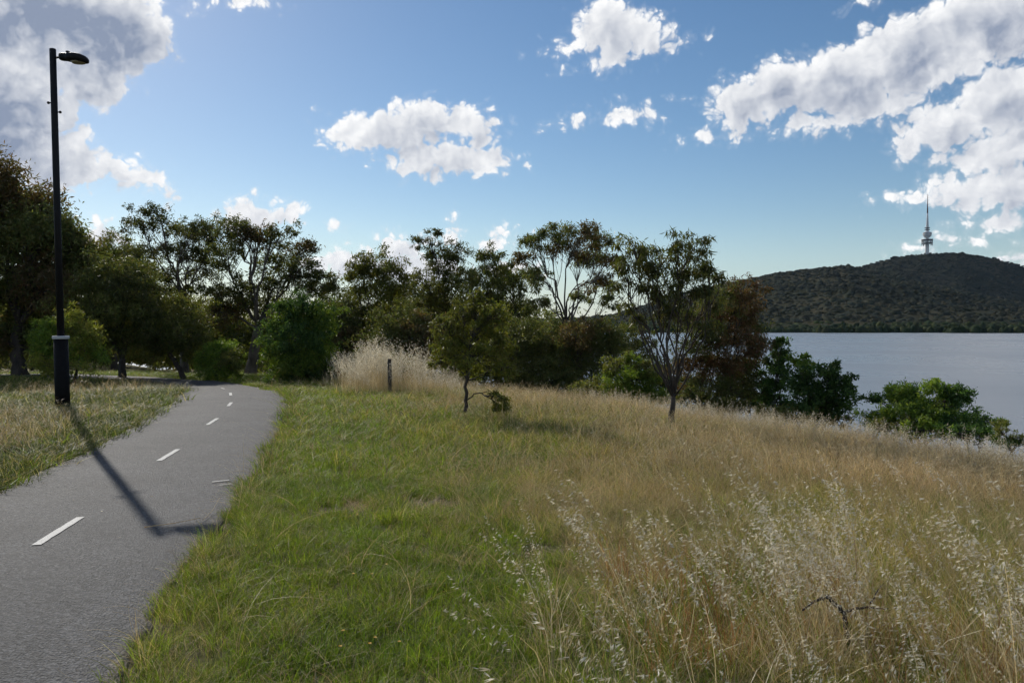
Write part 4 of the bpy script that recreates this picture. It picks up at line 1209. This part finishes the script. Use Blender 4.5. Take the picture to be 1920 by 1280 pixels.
def wiry(geo, r):
    B, D, hh, tp = blade_geo(geo, 7, 0.06, (0.18, 0.42), 0.0016, (0.3, 1.1), STRAW[1:] + [(0.16, 0.12, 0.07)], r, seg=5)
    for k in range(len(B)):
        panicle(geo, B[k], D[k], hh[k], r, 6, 0.010, 0.008, [(0.22, 0.16, 0.09), (0.3, 0.22, 0.13), (0.26, 0.2, 0.12)], t0=0.7, two=False, sway=(0.2, 0, 0.4))

def lod_short(geo, r):
    blade_geo(geo, 26, 0.11, (0.05, 0.16), 0.0075, (0.15, 0.9), GREEN + OLIVE[:1], r, seg=2)
    blade_geo(geo, 4, 0.11, (0.06, 0.20), 0.004, (0.4, 1.4), STRAW, r, seg=2)
GREYG = [(0.105, 0.130, 0.050), (0.085, 0.108, 0.042), (0.125, 0.138, 0.060), (0.085, 0.115, 0.032)]
def grey_green(geo, r):
    blade_geo(geo, 40, 0.12, (0.06, 0.26), 0.004, (0.2, 1.1), GREYG, r, seg=3)
    blade_geo(geo, 9, 0.12, (0.10, 0.32), 0.0026, (0.3, 1.3), STRAW, r, seg=3)
def lod_grey(geo, r):
    blade_geo(geo, 34, 0.14, (0.05, 0.20), 0.0050, (0.2, 1.0), GREYG, r, seg=2)
    blade_geo(geo, 3, 0.14, (0.10, 0.30), 0.0035, (0.3, 1.2), STRAW, r, seg=2)
def lod_green(geo, r):
    blade_geo(geo, 24, 0.14, (0.10, 0.32), 0.0065, (0.2, 0.9), OLIVE + GREEN, r, seg=2)
    blade_geo(geo, 6, 0.14, (0.15, 0.40), 0.0045, (0.2, 1.0), STRAW, r, seg=2)
def lod_mixed(geo, r):
    blade_geo(geo, 16, 0.14, (0.10, 0.36), 0.0065, (0.2, 0.9), OLIVE + GREEN[:3], r, seg=2)
    blade_geo(geo, 14, 0.14, (0.15, 0.48), 0.0045, (0.2, 1.0), STRAW, r, seg=2)
def lod_tall(geo, r):
    blade_geo(geo, 9, 0.15, (0.15, 0.40), 0.0055, (0.2, 0.9), STRAW + OLIVE, r, seg=2, wind=(-0.08, -0.05))
    B, D, hh, tp = blade_geo(geo, 14, 0.16, (0.34, 0.68), 0.0036, (0.05, 0.35), STRAW, r, seg=3, wind=(-0.18, -0.06))
    b2 = tp[r.integers(0, 14, 30)] + r.normal(0, 1, (30, 3)) * [0.012, 0.012, 0.03] - [0, 0, 0.03]
    blade_geo(geo, 30, 0, (0.02, 0.05), 0.006, (0.3, 1.2), [(0.50, 0.43, 0.30), (0.42, 0.34, 0.21), (0.58, 0.52, 0.39)], r, seg=1, base=b2)
def lod_thatch(geo, r):
    blade_geo(geo, 16, 0.16, (0.10, 0.36), 0.0055, (0.7, 1.9), STRAW, r, seg=2)

def arching(geo, r):
    B, D, hh, tp = blade_geo(geo, 3, 0.05, (0.45, 0.85), 0.0042, (0.5, 1.3), [(0.55, 0.42, 0.20), (0.48, 0.33, 0.15), (0.60, 0.50, 0.28)], r, seg=7)
    for k in range(len(B)):
        panicle(geo, B[k], D[k], hh[k], r, 5, 0.014, 0.008, [(0.5, 0.4, 0.22), (0.45, 0.34, 0.18), (0.55, 0.46, 0.3)], t0=0.8, two=False)
def russet(geo, r):
    blade_geo(geo, 16, 0.08, (0.18, 0.45), 0.0026, (0.05, 0.4), [(0.33, 0.17, 0.07), (0.27, 0.13, 0.055), (0.38, 0.23, 0.10)], r, seg=4)

for nm, fn, k, mt in (('arching', arching, 6, M_DRY), ('russet', russet, 4, M_DRY), ('lod_short', lod_short, 4, M_GRASS), ('lod_green', lod_green, 4, M_GRASS), ('grey_green', grey_green, 5, M_GRASS), ('lod_grey', lod_grey, 4, M_GRASS), ('lod_mixed', lod_mixed, 4, M_GRASS), ('lod_tall', lod_tall, 5, M_DRY), ('lod_thatch', lod_thatch, 3, M_DRY), ('short_green', short_green, 6, M_GRASS), ('mid_green', mid_green, 5, M_GRASS), ('mixed', mixed, 5, M_GRASS), ('thatch', thatch, 4, M_DRY),
                      ('tall_dry', tall_dry, 6, M_DRY), ('oats', oats, 8, M_OAT), ('oats_far', oats_far, 5, M_OAT), ('wiry', wiry, 4, M_DRY)):
    tuft_collection('tuft_' + nm, [fn] * k, mt)

def instancer(name, coll, pts, rz, scl, label, cat, seed=0, tilt=0.12):
    r = np.random.default_rng(900 + seed); n = len(pts)
    cobj, cnt = TUFTS['tuft_' + coll]
    me = bpy.data.meshes.new(name)
    me.vertices.add(n); me.vertices.foreach_set('co', np.asarray(pts, np.float32).ravel())
    def attr(nm, typ, key, data):
        a = me.attributes.new(nm, typ, 'POINT'); a.data.foreach_set(key, np.ascontiguousarray(data).ravel())
    rot = np.stack([r.normal(0, tilt, n), r.normal(0, tilt, n), rz], -1).astype(np.float32)
    attr('rot', 'FLOAT_VECTOR', 'vector', rot)
    attr('scl', 'FLOAT_VECTOR', 'vector', scl.astype(np.float32))
    attr('idx', 'INT', 'value', r.integers(0, cnt, n).astype(np.int32))
    o = link(name, me); tag(o, label, cat, kind='stuff')
    nt = bpy.data.node_groups.new(name, 'GeometryNodeTree')
    nt.interface.new_socket('Geometry', in_out='INPUT', socket_type='NodeSocketGeometry')
    nt.interface.new_socket('Geometry', in_out='OUTPUT', socket_type='NodeSocketGeometry')
    gi, go = nt.nodes.new('NodeGroupInput'), nt.nodes.new('NodeGroupOutput')
    ci = nt.nodes.new('GeometryNodeCollectionInfo'); ci.inputs['Collection'].default_value = cobj
    ci.inputs['Separate Children'].default_value = True; ci.inputs['Reset Children'].default_value = True
    ip = nt.nodes.new('GeometryNodeInstanceOnPoints'); ip.inputs['Pick Instance'].default_value = True
    def na(nm, t):
        k = nt.nodes.new('GeometryNodeInputNamedAttribute'); k.data_type = t; k.inputs['Name'].default_value = nm
        return next(s for s in k.outputs if s.enabled and s.name == 'Attribute')
    e2r = nt.nodes.new('FunctionNodeEulerToRotation')
    nt.links.new(na('rot', 'FLOAT_VECTOR'), e2r.inputs[0])
    nt.links.new(gi.outputs[0], ip.inputs['Points']); nt.links.new(ci.outputs[0], ip.inputs['Instance'])
    nt.links.new(na('idx', 'INT'), ip.inputs['Instance Index']); nt.links.new(e2r.outputs[0], ip.inputs['Rotation']); nt.links.new(na('scl', 'FLOAT_VECTOR'), ip.inputs['Scale'])
    nt.links.new(ip.outputs[0], go.inputs[0])
    md = o.modifiers.new('scatter', 'NODES'); md.node_group = nt
    return o

# where the mown verge gives way to the dry grass (photo points -> ground)
VB = np.array([ground_at(px, py)[:2] for px, py in ((1120, 1275), (1060, 1120), (1000, 1000), (970, 920), (930, 860), (850, 805), (760, 768), (680, 737), (580, 717))])
def verge_edge(y): return np.interp(y, VB[:, 1], VB[:, 0])

def sample(r, n0, ymax=46):
    """points over the visible wedge, denser near the eye, with the local density in tufts per square metre"""
    d = np.exp(r.uniform(math.log(1.6), math.log(ymax), n0)); a = np.radians(r.uniform(-56, 60, n0))
    x, y = d * np.sin(a), d * np.cos(a)
    return x, y, d

def grass():
    r = np.random.default_rng(77)
    n0 = 118000
    x, y, d = sample(r, n0)
    off, ix = path_offset(x, y)
    edge_r = wr[ix] + 0.04; edge_l = wl[ix] + 0.03
    # the log sampling piles up near the eye: thin it to an even 170 tufts per square metre there
    dens = n0 / math.log(46 / 1.6) / (R(116) * d * d)
    even = r.random(n0) < np.minimum(1, 170 / dens)
    vb = verge_edge(y) + 1.3 * fbm(x * 0.5, y * 0.5, 3) + 0.6 * fbm(x * 2, y * 2, 2) + r.normal(0, 0.42, n0) * np.clip(d / 6, 0.7, 2.0)
    right = off > edge_r
    left = off < -edge_l
    verge = right & (x < vb)
    dry = right & ~verge
    z = H(x, y)
    P = np.stack([x, y, z - 0.01], -1)
    rz = r.random(n0) * 6.283
    grow = np.clip(d / 7, 1, 2.2)          # broader tufts far off, where fewer are set
    LODS = {'grey_green': 'lod_grey', 'short_green': 'lod_short', 'mid_green': 'lod_green', 'mixed': 'lod_mixed', 'tall_dry': 'lod_tall', 'thatch': 'lod_thatch'}
    seen = d < np.interp(np.arctan2(x, y), _A, _RS) + 5
    rise = np.clip(0.55 + 0.45 * (x - vb) / 3.0, 0.55, 1.0) * (1 + 0.5 * fbm(x * 0.7 + 20, y * 0.7, 3))
    def put(name, coll, mask, hs, label, cat, seed, keep=1.0, wide=1.0, tilt=0.12, ht=None):
        for far in (0, 1):
            if far and coll not in LODS: continue
            zone = (d >= 9.0) if far else ((d < 9.0) | (coll not in LODS))
            mk = mask & even & seen & zone & (r.random(n0) < keep)
            k = np.where(mk)[0]
            if not len(k): continue
            h = r.uniform(hs[0], hs[1], len(k)) * (ht[k] if ht is not None else 1.0)
            g_ = grow[k] * wide * r.uniform(0.8, 1.25, len(k))
            instancer(name + ('_beyond' if far else ''), LODS[coll] if far else coll, P[k], rz[k], np.stack([g_ * np.maximum(h, 0.6), g_ * np.maximum(h, 0.6), h], -1),
                      label + (', further off' if far else ''), cat, seed + 40 * far, tilt)
    hn = fbm(x * 0.33, y * 0.33, 3)
    bare = fbm(x * 1.6 + 40, y * 1.6, 3) > 0.17
    put('verge_grass', 'short_green', verge & ~bare, (0.6, 1.15), 'short green grass on the verge between path and dry grass', 'grass', 1, 0.9)
    put('verge_tall_grass', 'mid_green', verge & (fbm(x * 0.8, y * 0.8, 3) > 0.03), (0.45, 0.85), 'longer green tufts scattered through the verge', 'grass', 2, 0.22)
    edge = right & (off < edge_r + 0.35)
    put('path_edge_grass', 'mid_green', edge & (off > edge_r + 0.05), (0.35, 0.75), 'long green grass fringing the right edge of the path', 'grass', 3, 0.5)
    put('path_edge_stalks', 'wiry', (right & (off < edge_r + 0.12)) | (left & (off > -edge_l - 0.1)), (0.7, 1.2), 'wiry brown seed stalks leaning over the path edges', 'grass', 4, 0.22, tilt=0.3)
    put('verge_straw', 'thatch', verge, (0.4, 0.8), 'dry straw lying through the green verge', 'grass', 5, 0.08, tilt=0.25)
    tr = np.clip((x - vb) / 5.5, 0, 1) + 0.9 * hn
    put('mixed_grass', 'mixed', dry & (r.random(n0) > tr * 0.6), (0.45, 0.85), 'mixed green and straw grass on the bank', 'grass', 6, 0.8, ht=rise)
    put('dry_thatch', 'thatch', dry & (hn > -0.08), (0.5, 0.95), 'matted straw lying low on the bank', 'grass', 7, 0.20, tilt=0.2)
    put('green_bank_grass', 'mid_green', dry & (hn < -0.03), (0.5, 1.0), 'green patches of grass among the straw on the bank', 'grass', 15, 0.6)
    put('tall_dry_grass', 'tall_dry', dry & (r.random(n0) < 0.1 + tr * 0.9), (0.48, 0.85), 'tall golden seeding grass on the bank', 'grass', 8, 0.36, ht=rise)
    lf = left
    strawy = fbm(x * 0.35 + 9, y * 0.35, 3) > 0.06
    put('left_grass', 'grey_green', lf, (0.6, 1.15), 'rough olive grass left of the path', 'grass', 9, 0.7)
    put('left_short_grass', 'short_green', lf, (0.7, 1.2), 'short green grass left of the path', 'grass', 10, 0.16)
    put('left_straw', 'tall_dry', lf & strawy & (off < -edge_l - 0.8), (0.45, 0.8), 'dry seeding grass around the lamp post', 'grass', 11, 0.14)
    put('arching_stalks', 'arching', (dry | (verge & (r.random(n0) < 0.22))) & (d < 11), (0.5, 1.0), 'long arching straw stalks across the near grass', 'grass', 16, 0.035, 1.0, 0.2)
    put('russet_stems', 'russet', dry & (d < 5.5) & (x > 0.6) & (fbm(x * 1.3 + 70, y * 1.3, 3) > 0.04), (0.7, 1.15), 'russet stems of dead grass in the near right corner', 'grass', 17, 0.22)
    # wild oats, near clump
    cen = np.stack([r.normal(1.95, 0.75, 24), r.normal(3.5, 0.95, 24)], -1)
    cen[:5] = [(2.05, 5.0), (1.8, 4.3), (1.45, 3.9), (2.3, 3.9), (2.2, 3.2)]
    cnt = r.integers(5, 13, 24); cnt[:5] += 5
    cc = np.repeat(cen, cnt, 0) ; big = np.arange(len(cc)) < cnt[:5].sum(); cc = cc + r.normal(0, 0.17, cc.shape)
    cx = np.concatenate([cc[:, 0], r.normal(0.9, 0.45, 30), r.uniform(1.2, 6.5, 45)]); cy = np.concatenate([cc[:, 1], r.normal(3.6, 0.6, 30), r.uniform(3, 9, 45)])
    tall = np.concatenate([np.where(big, 1.18, 0.95), np.ones(75)])
    k = (cy > 2.0) & (cx > 0.05) & (cx - verge_edge(cy) > -0.5) & (np.hypot(cx, cy) > 2.0); cx, cy = cx[k], cy[k]
    h = r.uniform(0.58, 1.10, len(cx)) * tall[k] * (1 + 0.3 * fbm(cx * 2, cy * 2, 2))
    instancer('wild_oats', 'oats', np.stack([cx, cy, H(cx, cy) - 0.01], -1), r.normal(0, 0.6, len(cx)), np.stack([h, h, h], -1), 'pale nodding wild oats in the near right corner', 'oats', 12, 0.10)
    # oats round the fence post
    px = np.concatenate([r.normal(672, 24, 130), r.normal(718, 28, 170), r.normal(780, 40, 120), r.normal(840, 30, 50)]); py = r.uniform(712, 742, len(px)) + np.maximum(0, px - 740) * 0.12
    G_ = np.array([ground_at(a_, b_) for a_, b_ in zip(px, py)])
    h = r.uniform(0.55, 1.25, len(px)) * (1 + 0.9 * fbm(px / 16.0, py / 14.0, 2)) * np.clip(1.15 - np.abs(px - 705) / 330, 0.55, 1.12)
    instancer('tall_oats', 'oats_far', G_, r.random(len(px)) * 6.28, np.stack([h, h, h], -1), 'stand of tall pale oats around the fence post', 'oats', 13, 0.08)
    # seeding fringe on the shoulder of the bank, seen against the lake
    a = np.radians(r.uniform(5, 36, 500)); rr = np.interp(a, _A, _RS) + r.normal(0.5, 1.2, 500); fx, fy = np.sin(a) * rr, np.cos(a) * rr
    h = r.uniform(0.42, 0.72, 500)
    instancer('shoulder_oats', 'oats_far', np.stack([fx, fy, H(fx, fy)], -1), r.normal(3.14, 0.5, 500), np.stack([h, h, h], -1), 'pale seed heads along the crest of the bank above the lake', 'oats', 14, 0.12)
grass()

# ------------------------------------------------------------------ small things
def dead_branch():
    B = ground_at(1590, 1235); o = empty('dead_branch', B)
    Y0 = B[1]; geo = Geo(); r = np.random.default_rng(8)
    P = lambda px, py, dy=0.0: at(px, py, Y0 + dy) - B
    def br(name, pts, r0, r1):
        g_ = Geo(); pts = np.array(pts); u = np.linspace(0, 1, len(pts)); uu = np.linspace(0, 1, len(pts) * 4)
        q = np.stack([np.interp(uu, u, pts[:, k]) for k in range(3)], -1); q[1:-1] += r.normal(0, 0.004, q[1:-1].shape)
        g_.add(*tube(q, np.linspace(r0, r1, len(q)), 7)); link(name, g_.mesh(name, M_BARK, True), o, local=True)
    br('stem', [np.array([0, 0, -0.02]), P(1588, 1190), P(1582, 1150, 0.05), P(1555, 1118, 0.05)], 0.014, 0.010)
    br('twig', [P(1555, 1118, 0.05), P(1535, 1122, 0.0), P(1505, 1143, -0.1)], 0.010, 0.005)
    br('twig', [P(1582, 1148, 0.05), P(1625, 1137, 0.1), P(1665, 1140, 0.15)], 0.008, 0.003)
    br('twig', [P(1628, 1137, 0.1), P(1640, 1115, 0.12), P(1655, 1095, 0.15)], 0.005, 0.002)
    tag(o, 'bare dark dead branch sticking up through the near oats', 'branch')
dead_branch()

def stalk(name, label, pxs, lift, rad, col):
    pts = np.array([ground_at(*p) + [0, 0, l] for p, l in zip(pxs, lift)])
    u = np.linspace(0, 1, len(pts)); uu = np.linspace(0, 1, 10)
    q = np.stack([np.interp(uu, u, pts[:, k]) for k in range(3)], -1)
    geo = Geo(); v, f, t = tube(q, np.linspace(rad, rad * 0.5, 10), 6); geo.add(v, f, t, col)
    tag(link(name, geo.mesh(name, M_DRY, True)), label, 'stalk')
stalk('straw_stalk', 'pale dry straw lying across the end of the lamp shadow', [(271, 999), (300, 996), (330, 993), (375, 988)], [0.05, 0.055, 0.06, 0.08], 0.0045, (0.6, 0.5, 0.33))
stalk('straw_stalk', 'short dry straw at the path edge above the long one', [(381, 985), (398, 970), (412, 957)], [0.05, 0.06, 0.12], 0.003, (0.5, 0.42, 0.27))

def flowers():
    r = np.random.default_rng(5); spots = [(655, 993), (668, 990), (722, 1085), (694, 1100), (616, 1037), (635, 1245), (690, 1240), (700, 1220), (745, 1228), (660, 1113), (640, 1220), (478, 1043)]
    m_y = principled('yellow_petals', (0.75, 0.42, 0.02), 0.6, nscale=30)
    for k, (px, py) in enumerate(spots):
        B = ground_at(px, py); o = empty('yellow_flower', B); h = r.uniform(0.07, 0.13)
        geo = Geo(); geo.add(*tube([(0, 0, 0), (0.004, 0.002, h * 0.5), (0.01, 0.0, h)], 0.0012, 5)[:3], c=(0.08, 0.13, 0.03)); link('stem', geo.mesh('stem', M_GRASS), o, local=True)
        geo = Geo(); n = 9
        for j in range(n):
            a = j * 6.283 / n; ca, sa = math.cos(a), math.sin(a); L_ = 0.011; w_ = 0.004
            c = np.array([0.01, 0, h])
            geo.add([c, c + [ca * L_ * 0.6 - sa * w_, sa * L_ * 0.6 + ca * w_, 0.003], c + [ca * L_, sa * L_, 0.002], c + [ca * L_ * 0.6 + sa * w_, sa * L_ * 0.6 - ca * w_, 0.003]], [[0, 1, 2, 3]])
        link('petals', geo.mesh('petals', m_y), o, local=True)
        tag(o, 'tiny yellow daisy flower in the green verge grass', 'flower', 'yellow flowers in the verge')
flowers()

# ------------------------------------------------------------------ air
def haze():
    geo = Geo(); geo.add(*box(300, 1900, 130, 8000, 5400, 290))
    m, nt, out = new_mat('haze')
    v = nt.nodes.new('ShaderNodeVolumePrincipled')
    v.inputs['Color'].default_value = (0.55, 0.75, 1.0, 1); v.inputs['Density'].default_value = 0.000014; v.inputs['Anisotropy'].default_value = 0.2
    nt.links.new(v.outputs[0], out.inputs['Volume'])
    m.cycles.homogeneous_volume = True if hasattr(m.cycles, 'homogeneous_volume') else None
    o = link('haze', geo.mesh('haze', m)); tag(o, 'thin blue haze in the air over the lake', 'haze', kind='stuff')
HAZE = True
if HAZE: haze()

# ------------------------------------------------------------------ leaf litter along the path edges
def litter():
    r = np.random.default_rng(31); k = r.integers(20, len(PC) - 30, 520); sd = np.where(r.random(520) < 0.6, 1, -1)
    w_ = np.where(sd > 0, wr[k], wl[k]); off = sd * (w_ - np.abs(r.normal(0, 0.16, 520)))
    stray = r.random(520) < 0.12; off[stray] *= r.random(stray.sum())
    P2 = PC[k] + NR[k] * off[:, None] + r.normal(0, 0.05, (520, 2))
    P = np.stack([P2[:, 0], P2[:, 1], H(P2[:, 0], P2[:, 1]) + 0.045], -1)
    V, q, c = leaves(P, 0.045, 0.013, 0.0, [(0.20, 0.13, 0.07), (0.14, 0.09, 0.05), (0.32, 0.24, 0.14), (0.42, 0.36, 0.25)], r)
    z0 = np.repeat(P[:, 2], 4); V[:, 2] = z0 + (V[:, 2] - z0) * 0.25 + 0.002
    V[:, 2] = np.maximum(V[:, 2], z0 + 0.001)
    tag(link('leaf_litter', np_mesh('leaf_litter', V, q, None, c, M_DRY)), 'fallen gum leaves and crumbs along the path edges', 'leaf litter', kind='stuff')
litter()
